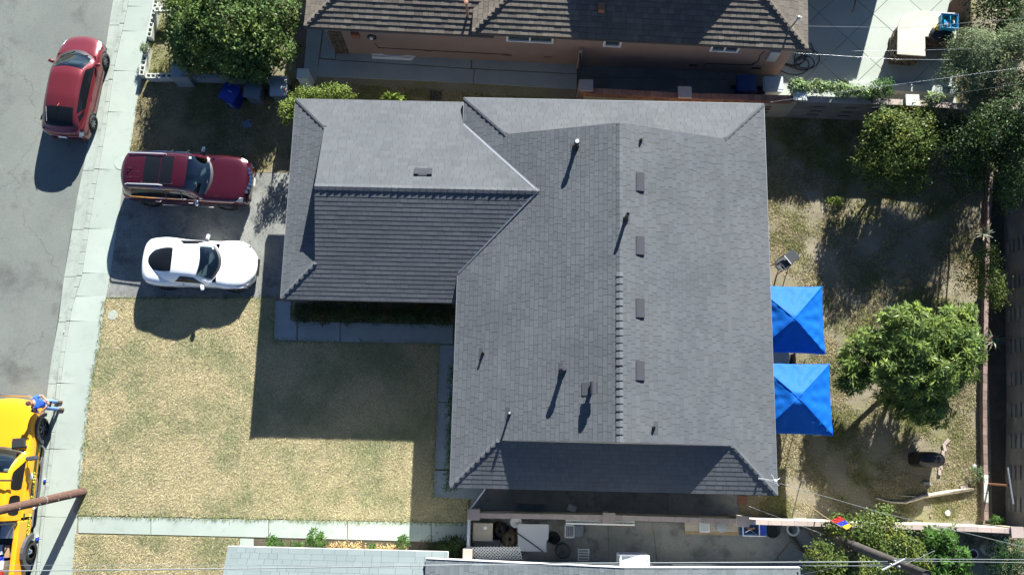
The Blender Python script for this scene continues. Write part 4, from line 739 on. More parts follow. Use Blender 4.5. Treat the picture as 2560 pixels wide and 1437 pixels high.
# ---------------------------------------------------------------- vehicles
def curve(tab):
    xs = np.array([t[0] for t in tab], float); ys = np.array([t[1] for t in tab], float); m = np.zeros(len(xs)); sl_ = np.diff(ys)/np.diff(xs)
    for i in range(1, len(xs)-1): m[i] = 0 if sl_[i-1]*sl_[i] <= 0 else 2*sl_[i-1]*sl_[i]/(sl_[i-1]+sl_[i])
    m[0], m[-1] = sl_[0], sl_[-1]
    def f(x):
        x = min(max(x, xs[0]), xs[-1]); i = min(int(np.searchsorted(xs, x, 'right'))-1, len(xs)-2); h = xs[i+1]-xs[i]; t = (x-xs[i])/h
        return float((2*t**3-3*t*t+1)*ys[i]+(t**3-2*t*t+t)*h*m[i]+(-2*t**3+3*t*t)*ys[i+1]+(t**3-t*t)*h*m[i+1])
    return f
class Car:
    """lofted body (lower shell and greenhouse) in local space: x forward, y left, z up"""
    def __init__(s, name, label, cat, loc, rz, paint, L, zt, hw, sill, wheels, rw, gh=None, crown=.03, shoulder=.86):
        s.t = thing(name, label, cat, loc, rz); s.paint = paint; s.L = L; s.zt, s.hw, s.wh, s.rw, s.sill, s.crown, s.sh = curve(zt), curve(hw), wheels, rw, sill, crown, shoulder
        if gh: s.gz, s.gr, s.gb, s.gbz, s.kx = curve(gh['z']), curve(gh['r']), curve(gh['b']), curve(gh['bz']), curve(gh['k']); s.g0, s.g1 = gh['z'][0][0], gh['z'][-1][0]; s.drop = gh.get('drop', .07)
    def body(s, x, t):
        """t in -1..1 across the section, 0 on the centre line"""
        w, z = s.hw(x), s.zt(x); zl = s.sill
        for xw in s.wh:
            R = s.rw+.07
            if abs(x-xw) < R: zl = max(zl, s.rw+math.sqrt(R*R-(x-xw)**2)-.02)
        prof = [(0, z+s.crown), (.35*w, z+s.crown*.85), (.68*w, z+s.crown*.3), (s.sh*w, z-.03), (.955*w, z-.10), (w, z-.22 if z > .8 else z-.1), (w*.995, min(z-.25, .58)), (w*.985, .42), (w*.95, s.sill)]
        prof = [(a, max(b, min(zl, z-.07))) for a, b in prof]; n = len(prof)-1; u = min(abs(t), .9999)*n; i = int(u); f = u-i
        y = prof[i][0]*(1-f)+prof[i+1][0]*f; zz = prof[i][1]*(1-f)+prof[i+1][1]*f
        return Vector((x-.10*(y/max(.3, w))**2*math.copysign(1, x)*(1 if abs(x) > s.L*.42 else 0)*((abs(x)/s.L-.42)/.08), y if t >= 0 else -y, zz))
    def cab(s, x, t):
        zc, wr, wb, zb = s.gz(x), s.gr(x), s.gb(x), s.gbz(x); a = abs(t); dr = min(s.drop, max(0, zc-zb)*.5)
        if a < .6: f = a/.6; y = wr*f; z = zc-dr*f**2.6
        else: f = (a-.6)/.4; y = wr+(wb-wr)*f+.03*math.sin(f*math.pi)*(1 if zc-zb > .15 else 0); z = (zc-dr)*(1-f)+zb*f
        return Vector((x-s.kx(x)*min(1, (y/max(wr, .3))**2), y if t >= 0 else -y, z))
    def shell(s):
        nx = 72; xs = [(-math.cos(math.pi*i/nx)*.35+(2*i/nx-1)*.65)*s.L/2 for i in range(nx+1)]; ts = [-1+2*j/32 for j in range(33)]; q = MB(); g = [[s.body(x, t) for t in ts] for x in xs]
        q.grid(g, .5, skip=(lambda i, j: -1.1 < s.hole[0]-1.1 < xs[i] < s.hole[1]+.05 and abs(ts[j]+1/32) < .36) if hasattr(s, 'hole') and 0 else (lambda i, j: hasattr(s, 'hole') and s.hole[0]-1.0 < xs[i] < s.hole[1]-.12 and abs(ts[j]+1/32) < .36))
        for row in (g[0], g[-1]): c = sum(row, Vector())/len(row); q.add([c]+row, [(0, i+1, i+2) for i in range(len(row)-1)]+[(0, len(row), 1)], .5)
        s.b = q.build("body", s.paint, s.t, world=False, smooth=True, weld=.0005)
        q = MB(); q.box((0, 0, .42), (s.L*.86, s.hw(0)*1.72, .42)); q.build("underbody", "interior", s.t, world=False)
        if hasattr(s, 'gz'):
            nx = 56; xs = [s.g0+(s.g1-s.g0)*i/nx for i in range(nx+1)]; ts = [-1+2*j/32 for j in range(33)]; q = MB(); q.grid([[s.cab(x, t) for t in ts] for x in xs], .5, skip=lambda i, j: hasattr(s, 'hole') and s.hole[0]+.02 < xs[i] and xs[i+1] < s.hole[1]-.02 and abs(ts[j]+1/32) < .54); s.c = q.build("cabin", s.paint, s.t, world=False, smooth=True)
    def seats(s, seatm="seat_grey"):
        h0, h1 = s.hole; xs_ = h0-.42; zt = s.cab(h0, 0).z
        for y_ in (-.36, .36):
            q = MB(); q.box((xs_, y_, zt-.52), (.13, .46, .52), ry=-.2); q.box((xs_+.28, y_, zt-.82), (.5, .48, .13)); so_ = q.build("seat", seatm, s.t, world=False, bevel=.03); q = MB(); q.box((xs_-.06, y_, zt-.19), (.10, .24, .16)); q.build("headrest", seatm, so_, world=False, bevel=.03)
        q = MB(); q.box((h1-.22, 0, s.gbz(h1)-.10), (.44, s.gb(h1)*1.55, .12)); q.build("dashboard", "interior", s.t, world=False, bevel=.03)
        q = MB(); q.tube([(h1-.52+.02*math.cos(a_), .36+.17*math.cos(a_), s.gbz(h1)-.02+.15*math.sin(a_)) for a_ in [k*math.pi/8 for k in range(17)]], .014, 5); q.build("steering_wheel", "black", s.t, world=False)
    def patch(s, S_, pts, m, name, off=.006, nu=14, nv=10, parent=None, r=0):
        """four corner patch (x, t) laid just proud of surface S_"""
        g = []
        for i in range(nu+1):
            row = []; u = i/nu
            for j in range(nv+1):
                v = j/nv; a = [pts[0][k]*(1-u)*(1-v)+pts[1][k]*u*(1-v)+pts[2][k]*u*v+pts[3][k]*(1-u)*v for k in (0, 1)]
                if r: cxm = sum(p[0] for p in pts)/4; ctm = sum(p[1] for p in pts)/4; uu, vv = 2*u-1, 2*v-1; k_ = 1-r*(uu*uu*vv*vv); a = [cxm+(a[0]-cxm)*k_, ctm+(a[1]-ctm)*k_]
                e = .004; p = S_(a[0], a[1]); n = (S_(a[0]+e, a[1])-S_(a[0]-e, a[1])).cross(S_(a[0], a[1]+e)-S_(a[0], a[1]-e))
                n = n.normalized() if n.length > 1e-9 else Vector((0, 0, 1))
                if n.dot(p-Vector((p.x*.8, 0, .3))) < 0: n = -n
                row.append(p+n*off)
            g.append(row)
        q = MB(); q.grid(g, .5); return q.build(name, m, parent or s.t, world=False, smooth=True)
    def wheels(s, rimm="rim", spokes=5, wd=.21, inset=.0, rr=.66):
        for xw in s.wh:
            for sd in (-1, 1):
                y = sd*(s.hw(xw)-wd/2+.012-inset); q = MB(); r = s.rw
                q.lathe([(r*rr, -wd/2), (r*.93, -wd/2), (r, -wd/2+.03), (r, wd/2-.03), (r*.93, wd/2), (r*rr, wd/2)], 28, (xw, y, r), 'Y', .5); w_ = q.build("wheel", "rubber", s.t, world=False, smooth=True)
                q = MB(); yo = y+sd*(wd/2-.03); q.lathe([(0, 0), (.055, 0), (.06, sd*-.02)], 12, (xw, yo, r), 'Y'); q.lathe([(r*rr*.92, 0), (r*rr, .0), (r*rr, -.05*sd), (r*rr*.92, -.05*sd)], 28, (xw, yo, r), 'Y')
                for k in range(spokes):
                    a = 2*math.pi*k/spokes+.3; q.boxm(Matrix.Translation((xw+math.cos(a)*r*rr*.48, yo-.01*sd, r+math.sin(a)*r*rr*.48)) @ Matrix.Rotation(-a, 4, 'Y') @ Matrix.Diagonal((r*rr*.98, .03, .055, 1)))
                q.build("rim", rimm, w_, world=False); q = MB(); q.lathe([(0, 0), (r*rr, 0)], 20, (xw, y+sd*(wd/2-.09), r), 'Y'); q.build("brake_disc", "black", w_, world=False)
    def mirror(s, x, t, m, dy=.14, sz=(.13, .2, .13)):
        for sd in (-1, 1):
            p = s.cab(x, sd*.97); q = MB(); c = Vector((p.x, p.y+sd*dy, p.z+.03)); q.box(c, sz, sd*-.25); o = q.build("side_mirror", m, s.t, world=False, smooth=True, bevel=.045); q = MB(); q.tube([p+Vector((0, -sd*.05, -.01)), c-Vector((0, 0, .03))], .025, 6); q.build("stalk", "trimblack", o, world=False)
def frompts(uf, zf_, ur, zr_):
    f_, r_ = P(*uf, zf_), P(*ur, zr_); d = f_-r_; return f_, r_, math.atan2(d.y, d.x), math.hypot(d.x, d.y)
# red hatchback on the street
f_, r_, an, L = frompts((216, 93), .45, (167, 346), .35); c = (f_+r_)/2; L = 4.28
R = Car("parked_car", "red hatchback parked along the kerb on the street", "car", (c.x-.02, c.y, -.12), an, "paint_red", L,
    [(-L/2, .60), (-L/2+.08, .86), (-L/2+.35, 1.0), (-1.2, 1.02), (0, .98), (1.15, .93), (1.6, .82), (L/2-.12, .66), (L/2, .50)], [(-L/2, .62), (-L/2+.12, .78), (-L/2+.5, .85), (-.8, .865), (1.0, .865), (1.55, .82), (L/2-.15, .66), (L/2, .50)], .22, (-1.32, 1.28), .31,
    dict(z=[(-2.02, 1.0), (-1.75, 1.22), (-1.3, 1.36), (-.6, 1.46), (.1, 1.47), (.45, 1.42), (1.25, .985), (1.38, .93)], r=[(-2.02, .56), (-1.3, .58), (.2, .60), (.6, .62), (1.38, .66)], b=[(-2.02, .72), (-1.0, .83), (.6, .83), (1.38, .70)], bz=[(-2.02, .95), (0, .96), (1.38, .92)], k=[(-2.02, -.06), (-1.2, 0), (.2, .06), (1.38, .26)]))
R.hole = (.47, 1.22); R.shell(); R.seats(); R.patch(R.cab, [(.47, -.58), (.47, .58), (1.22, .6), (1.22, -.6)], "glass_clear", "windshield"); R.patch(R.cab, [(-1.86, -.56), (-1.86, .56), (-1.16, .54), (-1.16, -.54)], "glass", "rear_window")
for sd in (-1, 1):
    R.patch(R.cab, [(-1.0, sd*.94), (.98, sd*.95), (.52, sd*.66), (-1.35, sd*.66)], "glass", "side_window"); R.patch(R.cab, [(-1.45, sd*.72), (-1.06, sd*.92), (-1.3, sd*.92), (-1.65, sd*.82)], "glass", "quarter_window")
    R.patch(R.body, [(1.62, sd*.33), (1.98, sd*.37), (1.95, sd*.55), (1.5, sd*.46)], "lamp_clear", "headlight"); R.patch(R.body, [(-1.98, sd*.38), (-2.12, sd*.42), (-2.12, sd*.6), (-1.95, sd*.58)], "lamp_clear", "taillight")
    for x_ in (-.55, .35): q = MB(); q.box((x_, sd*.872, .82), (.16, .03, .03)); q.build("door_handle", "paint_red", R.t, world=False, bevel=.01)
R.patch(R.cab, [(1.2, -.55), (1.2, .55), (1.35, .58), (1.35, -.58)], "trimblack", "cowl")
for y0_, y1_ in ((-.45, .1), (.05, .5)): q = MB(); q.tube([R.cab(1.28, y0_)+Vector((0, 0, .03)), R.cab(1.08, y1_)+Vector((0, 0, .03))], .012, 5); q.build("wiper", "trimblack", R.t, world=False)
q = MB(); q.tube([R.cab(-1.75, .48)+Vector((0, 0, .03)), R.cab(-1.4, .5)+Vector((0, 0, .03)), R.cab(-1.2, .52)+Vector((0, 0, .03))], .01, 5); q.build("wiper", "white_metal", R.t, world=False)
q = MB(); q.tube([R.cab(-1.05, 0), R.cab(-1.2, 0)+Vector((0, 0, .12))], .01, 5); q.build("antenna", "red", R.t, world=False)
q = MB(); q.box((-L/2-.005, 0, .74), (.02, .32, .12), ry=.2); q.build("license_plate", "white", R.t, world=False); q = MB(); q.box((L/2-.03, 0, .38), (.04, .5, .07)); q.build("grille", "trimblack", R.t, world=False)
q = MB(); q.tube([R.cab(-1.12, t_)+Vector((0, 0, .0)) for t_ in (-.55, -.3, 0, .3, .55)], .006, 4); q.build("hatch_seam", "trimblack", R.t, world=False); R.wheels("rim", 7); R.mirror(.98, 1, "paint_red")
# maroon suv
f_, r_, an, L = frompts((634, 445), .7, (311, 433), .8); c = (f_+r_)/2; L = 4.80; p = P(476, 426, 1.5)
V = Car("parked_suv", "dark maroon off road vehicle with glass sunroof parked on the driveway beside the dry grass", "car", (c.x, p.y-.09, .015), math.radians(-1.6), "paint_maroon", L,
    [(-L/2, .78), (-L/2+.06, 1.05), (-L/2+.3, 1.12), (-1.0, 1.13), (.6, 1.12), (1.0, 1.11), (1.9, 1.03), (L/2-.14, .93), (L/2, .66)], [(-L/2, .78), (-L/2+.12, .88), (-L/2+.5, .935), (-.8, .95), (1.2, .95), (1.8, .93), (L/2-.15, .80), (L/2, .66)], .28, (-1.45, 1.46), .38,
    dict(z=[(-2.33, 1.15), (-2.2, 1.55), (-2.0, 1.68), (-1.2, 1.74), (-.2, 1.745), (.25, 1.70), (.98, 1.17), (1.1, 1.11)], r=[(-2.33, .60), (-2.0, .64), (0, .65), (.5, .67), (1.1, .72)], b=[(-2.33, .80), (-1.8, .90), (.4, .91), (1.1, .80)], bz=[(-2.33, 1.08), (0, 1.09), (1.1, 1.06)], k=[(-2.33, -.12), (-1.6, 0), (.2, .05), (1.1, .22)]), shoulder=.87)
V.hole = (.27, .97); V.shell(); V.seats(); V.patch(V.cab, [(.27, -.58), (.27, .58), (.97, .6), (.97, -.6)], "glass_clear", "windshield"); V.patch(V.cab, [(.96, -.55), (.96, .55), (1.08, .6), (1.08, -.6)], "trimblack", "cowl")
for a_, b_ in ((-1.28, -.70), (-.67, -.22)): V.patch(V.cab, [(a_, -.46), (a_, .46), (b_, .46), (b_, -.46)], "glass", "sunroof", .007, r=.03)
q = MB(); q.tube([V.cab(x_, t_)+Vector((0, 0, .008)) for x_, t_ in ((-1.32, -.49), (-.18, -.49), (-.18, .49), (-1.32, .49), (-1.32, -.49))], .008, 4); q.build("sunroof_trim", "screen_grey", V.t, world=False)
for k in range(4): q = MB(); t_ = -.3+k*.2; q.tube([V.cab(-1.95, t_)+Vector((0, 0, -.002)), V.cab(-1.42, t_)+Vector((0, 0, -.002))], .012, 5); q.build("roof_rib", "paint_maroon", V.t, world=False)
for sd in (-1, 1):
    V.patch(V.cab, [(-1.9, sd*.92), (.82, sd*.95), (.33, sd*.68), (-1.75, sd*.66)], "glass", "side_window")
    q = MB(); q.tube([V.cab(x_, sd*.97)+Vector((0, sd*.012, .0)) for x_ in (-2.0, -1.0, 0, .95)], .014, 5); q.tube([V.cab(x_, sd*.655)+Vector((0, sd*.014, .0)) for x_ in (-1.85, -1.0, 0, .35)], .01, 5); q.build("chrome_strip", "chrome", V.t, world=False)
    for x_ in (-.62, -.03): q = MB(); q.box((x_+.1, sd*.875, 1.325), (.025, .02, .42), rx=sd*.6); q.build("window_pillar", "trimblack", V.t, world=False)
    q = MB(); q.tube([V.cab(-1.98, sd*.56)+Vector((0, 0, .02)), V.cab(-1.85, sd*.55)+Vector((0, 0, .07)), V.cab(-.65, sd*.55)+Vector((0, 0, .07)), V.cab(-.52, sd*.56)+Vector((0, 0, .02))], .024, 6); q.build("roof_rail", "white_metal", V.t, world=False, smooth=True)
    V.patch(V.body, [(2.1, sd*.33), (2.26, sd*.37), (2.2, sd*.58), (1.95, sd*.47)], "lamp_clear", "headlight"); V.patch(V.body, [(-2.25, sd*.42), (-2.38, sd*.45), (-2.36, sd*.62), (-2.05, sd*.6)], "lamp_red", "taillight")
    for x_ in (-.95, .28): q = MB(); q.tube([(x_-.11, sd*.95, .93), (x_-.08, sd*.985, .94), (x_+.08, sd*.985, .94), (x_+.11, sd*.95, .93)], .016, 6); q.build("door_handle", "chrome", V.t, world=False)
    q = MB(); q.tube([(-1.0, sd*.955, .40), (.95, sd*.955, .40)], .014, 5); q.build("side_moulding", "chrome", V.t, world=False)
    q = MB(); q.tube([(2.33, sd*.62, .55), (2.24, sd*.78, .56)], .025, 6); q.build("fog_lamp", "chrome", V.t, world=False)
q = MB(); q.tube([V.cab(-1.72, 0), V.cab(-1.86, 0)+Vector((0, 0, .10)), V.cab(-1.9, 0)], .025, 6); q.build("antenna", "paint_maroon", V.t, world=False)
for k in range(7):
    y_ = (-3+k)*.15; x_ = L/2-.03-.16*(abs(y_)/.5)**2; q = MB(); q.box((x_, y_, .80), (.10, .12, .26), -y_*.35, ry=.25); q.box((x_+.012, y_, .80), (.10, .075, .20), -y_*.35, ry=.25); q.build("grille_slot", "chrome", V.t, world=False); q = MB(); q.box((x_+.03, y_, .81), (.10, .07, .19), -y_*.35, ry=.25); q.build("grille_gap", "black", V.t, world=False)
q = MB(); q.box((L/2+.04, .05, .55), (.02, .31, .15)); q.build("license_plate", "white", V.t, world=False)
for s_ in ((V.body(1.2, .30), V.body(1.95, .26)), (V.body(1.2, -.30), V.body(1.95, -.26))): q = MB(); q.tube([p_-Vector((0, 0, .004)) for p_ in s_], .012, 5); q.build("bonnet_crease", "paint_maroon", V.t, world=False)
q = MB(); q.tube([V.cab(1.02, .5)+Vector((0, 0, .02)), V.cab(.93, -.25)+Vector((0, 0, .03))], .012, 5); q.build("wiper", "trimblack", V.t, world=False)
q = MB(); q.box((0, 0, .0), (.09, .09, .004)); o = q.build("sticker", "lamp_clear", V.t, world=False); o.location = V.cab(.36, .48)+Vector((0, 0, .012)); o.rotation_euler = (0, .55, 0)
V.wheels("rim", 5, .24); V.mirror(.72, 1, "chrome", .17, (.13, .22, .16))
# white coupe
f_, r_, an, L = frompts((643, 655), .5, (358, 650), .6); c = (f_+r_)/2; L = 4.22; p = P(490, 642, 1.1)
Z = Car("parked_car", "white two door coupe parked on the driveway next to the front lawn", "car", (c.x+.02, p.y-.15, .015), math.radians(-1.2), "paint_white", L,
    [(-L/2, .66), (-L/2+.10, .88), (-L/2+.35, .97), (-1.2, .98), (-.3, .90), (.9, .87), (1.4, .80), (L/2-.25, .64), (L/2, .46)], [(-L/2, .62), (-L/2+.12, .76), (-L/2+.55, .89), (-1.2, .925), (-.4, .875), (.6, .87), (1.15, .915), (1.6, .87), (L/2-.15, .62), (L/2, .44)], .20, (-1.22, 1.32), .32,
    dict(z=[(-1.9, .93), (-1.6, 1.06), (-1.0, 1.21), (-.4, 1.27), (-.05, 1.27), (.18, 1.23), (.82, .93), (.95, .88)], r=[(-1.9, .46), (-1.0, .52), (0, .56), (.4, .59), (.95, .66)], b=[(-1.9, .62), (-.9, .80), (.4, .82), (.95, .72)], bz=[(-1.9, .88), (-.5, .90), (.95, .84)], k=[(-1.9, -.30), (-1.0, -.05), (-.2, 0), (.1, .08), (.95, .34)]), shoulder=.84)
Z.hole = (.20, .82); Z.shell(); Z.seats("interior"); Z.patch(Z.cab, [(.20, -.57), (.20, .57), (.82, .6), (.82, -.6)], "glass_clear", "windshield"); Z.patch(Z.cab, [(.80, -.56), (.80, .56), (.9, .6), (.9, -.6)], "trimblack", "cowl"); Z.patch(Z.cab, [(-1.80, -.50), (-1.80, .50), (-.80, .54), (-.80, -.54)], "glass", "rear_window", .008, r=.10)
for sd in (-1, 1):
    Z.patch(Z.cab, [(-.75, sd*.93), (.62, sd*.95), (.1, sd*.68), (-.5, sd*.67)], "glass", "side_window")
    Z.patch(Z.body, [(1.45, sd*.40), (1.93, sd*.36), (1.82, sd*.44), (1.5, sd*.53)], "lamp_clear", "headlight"); Z.patch(Z.body, [(-1.82, sd*.50), (-2.04, sd*.40), (-2.09, sd*.5), (-1.98, sd*.56)], "lamp_red", "taillight")
    q = MB(); q.box((-.42, sd*.85, .84), (.04, .03, .13)); q.build("door_handle", "chrome", Z.t, world=False, bevel=.01)
q = MB(); q.tube([Z.body(1.98, -.3)+Vector((0, 0, .002)), Z.body(2.0, 0), Z.body(1.98, .3)+Vector((0, 0, .002))], .006, 4); q.build("bonnet_gap", "trimblack", Z.t, world=False)
q = MB(); q.box((L/2-.01, .0, .35), (.05, .62, .14)); q.build("grille", "black", Z.t, world=False)
Z.wheels("rim", 5, .25); Z.mirror(.50, 1, "paint_white", .15, (.13, .21, .13))
for xr_ in (0.0,): 
    for (x_, y_) in ((1.0, .30), (1.0, -.30)): q = MB(); q.tube([Z.body(x_, y_)-Vector((0, 0, .003)), Z.body(x_+.8, y_*.85)-Vector((0, 0, .003))], .008, 5); q.build("bonnet_crease", "paint_white", Z.t, world=False)
# yellow work truck, nose up the street
an = math.radians(90.6); fx = P(92, 985, .9); rxp = P(110, 1045, .4); TX = rxp.x-1.0
T = Car("pickup_truck", "yellow extended cab roofing truck with roof ladder parked at the bottom left kerb", "truck", (TX, fx.y-2.0-.25, -.12), an, "paint_yellow", 4.2,
    [(-2.1, 1.20), (-1.4, 1.20), (0, 1.20), (.35, 1.20), (1.2, 1.16), (1.8, 1.10), (2.05, 1.0), (2.1, .85)], [(-2.1, .98), (0, .98), (1.2, .97), (1.7, .94), (2.0, .82), (2.1, .72)], .42, (1.06,), .38,
    dict(z=[(-2.1, 1.86), (-1.9, 1.90), (-.9, 1.93), (-.5, 1.90), (.0, 1.62), (.36, 1.25), (.45, 1.18)], r=[(-2.1, .72), (-.6, .73), (.45, .80)], b=[(-2.1, .96), (0, .96), (.45, .86)], bz=[(-2.1, 1.16), (0, 1.17), (.45, 1.14)], k=[(-2.1, 0), (-.8, 0), (.45, .18)], drop=.06), crown=.04, shoulder=.88)
T.hole = (-.48, .34); T.shell(); T.seats(); T.patch(T.cab, [(-.48, -.57), (-.48, .57), (.34, .6), (.34, -.6)], "glass_clear", "windshield"); T.patch(T.cab, [(.32, -.58), (.32, .58), (.43, .6), (.43, -.6)], "trimblack", "cowl")
for sd in (-1, 1):
    T.patch(T.cab, [(-1.08, sd*.93), (.12, sd*.95), (-.42, sd*.67), (-1.08, sd*.67)], "glass", "side_window", r=.1); T.patch(T.cab, [(-1.93, sd*.92), (-1.25, sd*.92), (-1.25, sd*.67), (-1.93, sd*.67)], "glass", "side_window", r=.15)
    q = MB(); q.tube([(-.0, sd*.95, 1.22), (.02, sd*1.1, 1.3)], .04, 6); q.box((.0, sd*1.22, 1.34), (.14, .3, .26), sd*-.2); q.build("side_mirror", "screen_grey", T.t, world=False, bevel=.03)
    q = MB(); R_ = .50
    for k in range(11):
        a = math.radians(180*k/10)
        if k < 10: b_ = math.radians(180*(k+1)/10); q.add([(1.06+math.cos(a)*R_*r_, sd*y_, .42+math.sin(a)*R_*r_) for r_ in (.86, 1.12) for y_ in (.93, 1.06)]+[(1.06+math.cos(b_)*R_*r_, sd*y_, .42+math.sin(b_)*R_*r_) for r_ in (.86, 1.12) for y_ in (.93, 1.06)], [(1, 3, 7, 5), (2, 3, 7, 6), (0, 1, 5, 4)])
    q.build("fender_flare", "screen_grey", T.t, world=False)
    q = MB(); q.tube([(.45, sd*.98, .42), (.35, sd*1.08, .40), (-1.6, sd*1.08, .40), (-1.75, sd*.98, .42)], .05, 8); q.build("side_step", "metal", T.t, world=False, smooth=True)
    for x_ in (-.95, -1.98): q = MB(); q.box((x_, sd*.985, 1.02), (.2, .03, .07)); q.build("door_handle", "trimblack", T.t, world=False, bevel=.01)
    q = MB(); q.box((-.58, sd*.985, .66), (2.2, .012, .17)); q.build("band", "bandgreen", T.t, world=False)
    # bed side with rear flare
    q = MB(); q.box((-3.15, sd*.90, 1.02), (2.06, .18, .52)); q.box((-2.42, sd*.93, .62), (.62, .10, .34)); q.box((-3.98, sd*.93, .62), (.42, .10, .34)); q.build("bed_side", "paint_yellow", T.t, world=False, bevel=.04)
    q = MB(); q.box((-2.42, sd*.985, .66), (.7, .012, .17)); q.build("band", "bandgreen", T.t, world=False)
    q = MB()
    for k in range(10):
        a, b_ = math.radians(18*k), math.radians(18*(k+1)); q.add([(-3.22+math.cos(a_)*r_*.50, sd*y_, .42+math.sin(a_)*r_*.50) for a_ in (a, b_) for r_ in (.88, 1.25) for y_ in (.95, 1.10)], [(1, 3, 7, 5), (2, 3, 7, 6), (0, 1, 5, 4)])
    q.build("fender_flare", "screen_grey", T.t, world=False)
    q = MB(); q.lathe([(.22, -.13), (.36, -.13), (.39, -.09), (.39, .09), (.36, .13), (.22, .13)], 26, (-3.22, sd*.93, .39), 'Y', .5); w_ = q.build("wheel", "rubber", T.t, world=False, smooth=True)
    q = MB(); q.lathe([(0, sd*.13), (.06, sd*.13), (.09, sd*.08), (.14, sd*.03), (.22, sd*.11), (.22, sd*.09), (.1, 0)], 20, (-3.22, sd*.93, .39), 'Y'); q.build("rim", "chrome", w_, world=False, smooth=True)
T.wh = (1.06,); T.wheels("rim", 6, .26, inset=.0)
q = MB(); q.box((-3.15, 0, .72), (2.06, 1.64, .06)); q.build("bed_floor", "trimblack", T.t, world=False)
q = MB(); q.box((-4.2, 0, 1.0), (.06, 1.8, .52)); q.build("tailgate", "paint_yellow", T.t, world=False, bevel=.02)
q = MB(); q.box((-4.34, 0, .55), (.16, 1.9, .2)); q.build("bumper", "trimblack", T.t, world=False, bevel=.03)
q = MB(); q.tube([(2.06, -.78, .75), (2.2, -.5, .75), (2.22, .5, .75), (2.06, .78, .75)], .05, 8); q.build("bull_bar", "metal", T.t, world=False)
q = MB(); q.box((.52, -.62, 1.24), (.34, .46, .10), .08); q.box((.36, -.45, 1.2), (.08, .9, .06), .1); q.build("bonnet_scoop", "trimblack", T.t, world=False, bevel=.03)
q = MB(); q.box((-2.42, -.40, 1.22), (.56, .92, .3)); tb = q.build("toolbox", "metal", T.t, world=False, bevel=.015)
q = MB(); q.box((-2.42, -.40, 1.385), (.5, .03, .02)); q.build("hinge", "trimblack", tb, world=False)
for (x_, y_, sx, sy, sz, m_) in ((-3.1, -.20, .34, .5, .3, "table_white"), (-3.42, -.25, .16, .6, .3, "blue"), (-3.6, -.28, .3, .55, .32, "white"), (-3.85, -.35, .26, .4, .3, "red"), (-3.15, -.62, .42, .16, .3, "cardboard"), (-3.7, -.65, .5, .2, .25, "stone"), (-2.85, -.35, .3, .7, .1, "trimblack"), (-4.0, -.2, .2, .3, .25, "screen_grey"), (-3.3, .3, 1.2, .5, .2, "bark")):
    q = MB(); q.box((x_, y_, .75+sz/2+.15), (sx, sy, sz), random.uniform(-.08, .08)); q.box((x_, y_, .76), (sx*.9, sy*.9, .1)); q.build("load_box", m_, T.t, world=False, bevel=.02)
LD = thing("ladder", "grey aluminium ladder lying on the yellow truck's roof rack", "ladder", (TX, fx.y-2.25, -.12), an)
for y_ in (-.56, -.28): q = MB(); q.box((-2.4, y_, 2.16), (3.4, .035, .08)); q.build("rail", "white_metal", LD, world=False)
for k in range(11): q = MB(); q.tube([(-3.95+k*.31, -.56, 2.16), (-3.95+k*.31, -.28, 2.16)], .016, 6); q.build("rung", "white_metal", LD, world=False)
for x_ in (-.75, -2.2, -4.0):
    q = MB(); q.tube([(x_, -.92, 1.3 if x_ < -2 else 1.9), (x_, -.80, 2.08), (x_, .80, 2.08), (x_, .92, 1.3 if x_ < -2 else 1.9)], .03, 6); q.build("rack_bar", "trimblack", T.t, world=False)
for (txt, x_) in (("ROOFING", -2.70), ("747 207 0207", -1.52)):
    cu = bpy.data.curves.new("lettering", 'FONT'); cu.body = txt; cu.size = .175; cu.extrude = .004; cu.space_character = 1.12 if txt[0] == "R" else 1.14; cu.materials.append(M["letter"]); tmp = bpy.data.objects.new("tmp", cu); S.collection.objects.link(tmp); bpy.context.view_layer.update(); me = bpy.data.meshes.new_from_object(tmp); bpy.data.objects.remove(tmp); o = bpy.data.objects.new("lettering", me); S.collection.objects.link(o); o.parent = T.t
    o.location = (x_-.06, -.998, .60); o.rotation_euler = (math.pi/2, 0, 0)
q = MB(); q.box((-.62, -.992, .88), (.20, .012, .2)); q.build("door_sticker", "white", T.t, world=False)
# ---------------------------------------------------------------- person leaning on the truck
def skinfig(name, verts, edges, rad, m, parent, root=0, sub=2):
    me = bpy.data.meshes.new(name); me.from_pydata([tuple(v) for v in verts], edges, []); o = bpy.data.objects.new(name, me); S.collection.objects.link(o); o.parent = parent
    sk = o.modifiers.new("skin", 'SKIN'); sk.use_smooth_shade = True
    if not me.skin_vertices:
        lay = None
    for i, r in enumerate(rad): me.skin_vertices[0].data[i].radius = (r, r) if not isinstance(r, tuple) else r; me.skin_vertices[0].data[i].use_root = (i == root)
    s_ = o.modifiers.new("sub", 'SUBSURF'); s_.levels = sub; s_.render_levels = sub; me.materials.append(M[m]); return o
def skinlayer(me): 
    bm = bmesh.new(); bm.from_mesh(me); bm.verts.layers.skin.verify(); bm.to_mesh(me); bm.free()
_of = skinfig
def skinfig(name, verts, edges, rad, m, parent, root=0, sub=2):
    me = bpy.data.meshes.new(name); me.from_pydata([tuple(v) for v in verts], edges, []); skinlayer(me); o = bpy.data.objects.new(name, me); S.collection.objects.link(o); o.parent = parent
    for i, r in enumerate(rad): d = me.skin_vertices[0].data[i]; d.radius = r if isinstance(r, tuple) else (r, r); d.use_root = (i == root)
    sk = o.modifiers.new("skin", 'SKIN'); sk.use_smooth_shade = True; s_ = o.modifiers.new("sub", 'SUBSURF'); s_.levels = sub; s_.render_levels = sub; me.materials.append(M[m]); return o
fl, fr = P(150, 1021), P(143, 1006); hx = P(72, 1008, 1.62); gp = (fl+fr)/2
PE = thing("person", "person in blue shirt, jeans and brown cap leaning on the yellow truck", "person", (gp.x, gp.y, .03), 0)
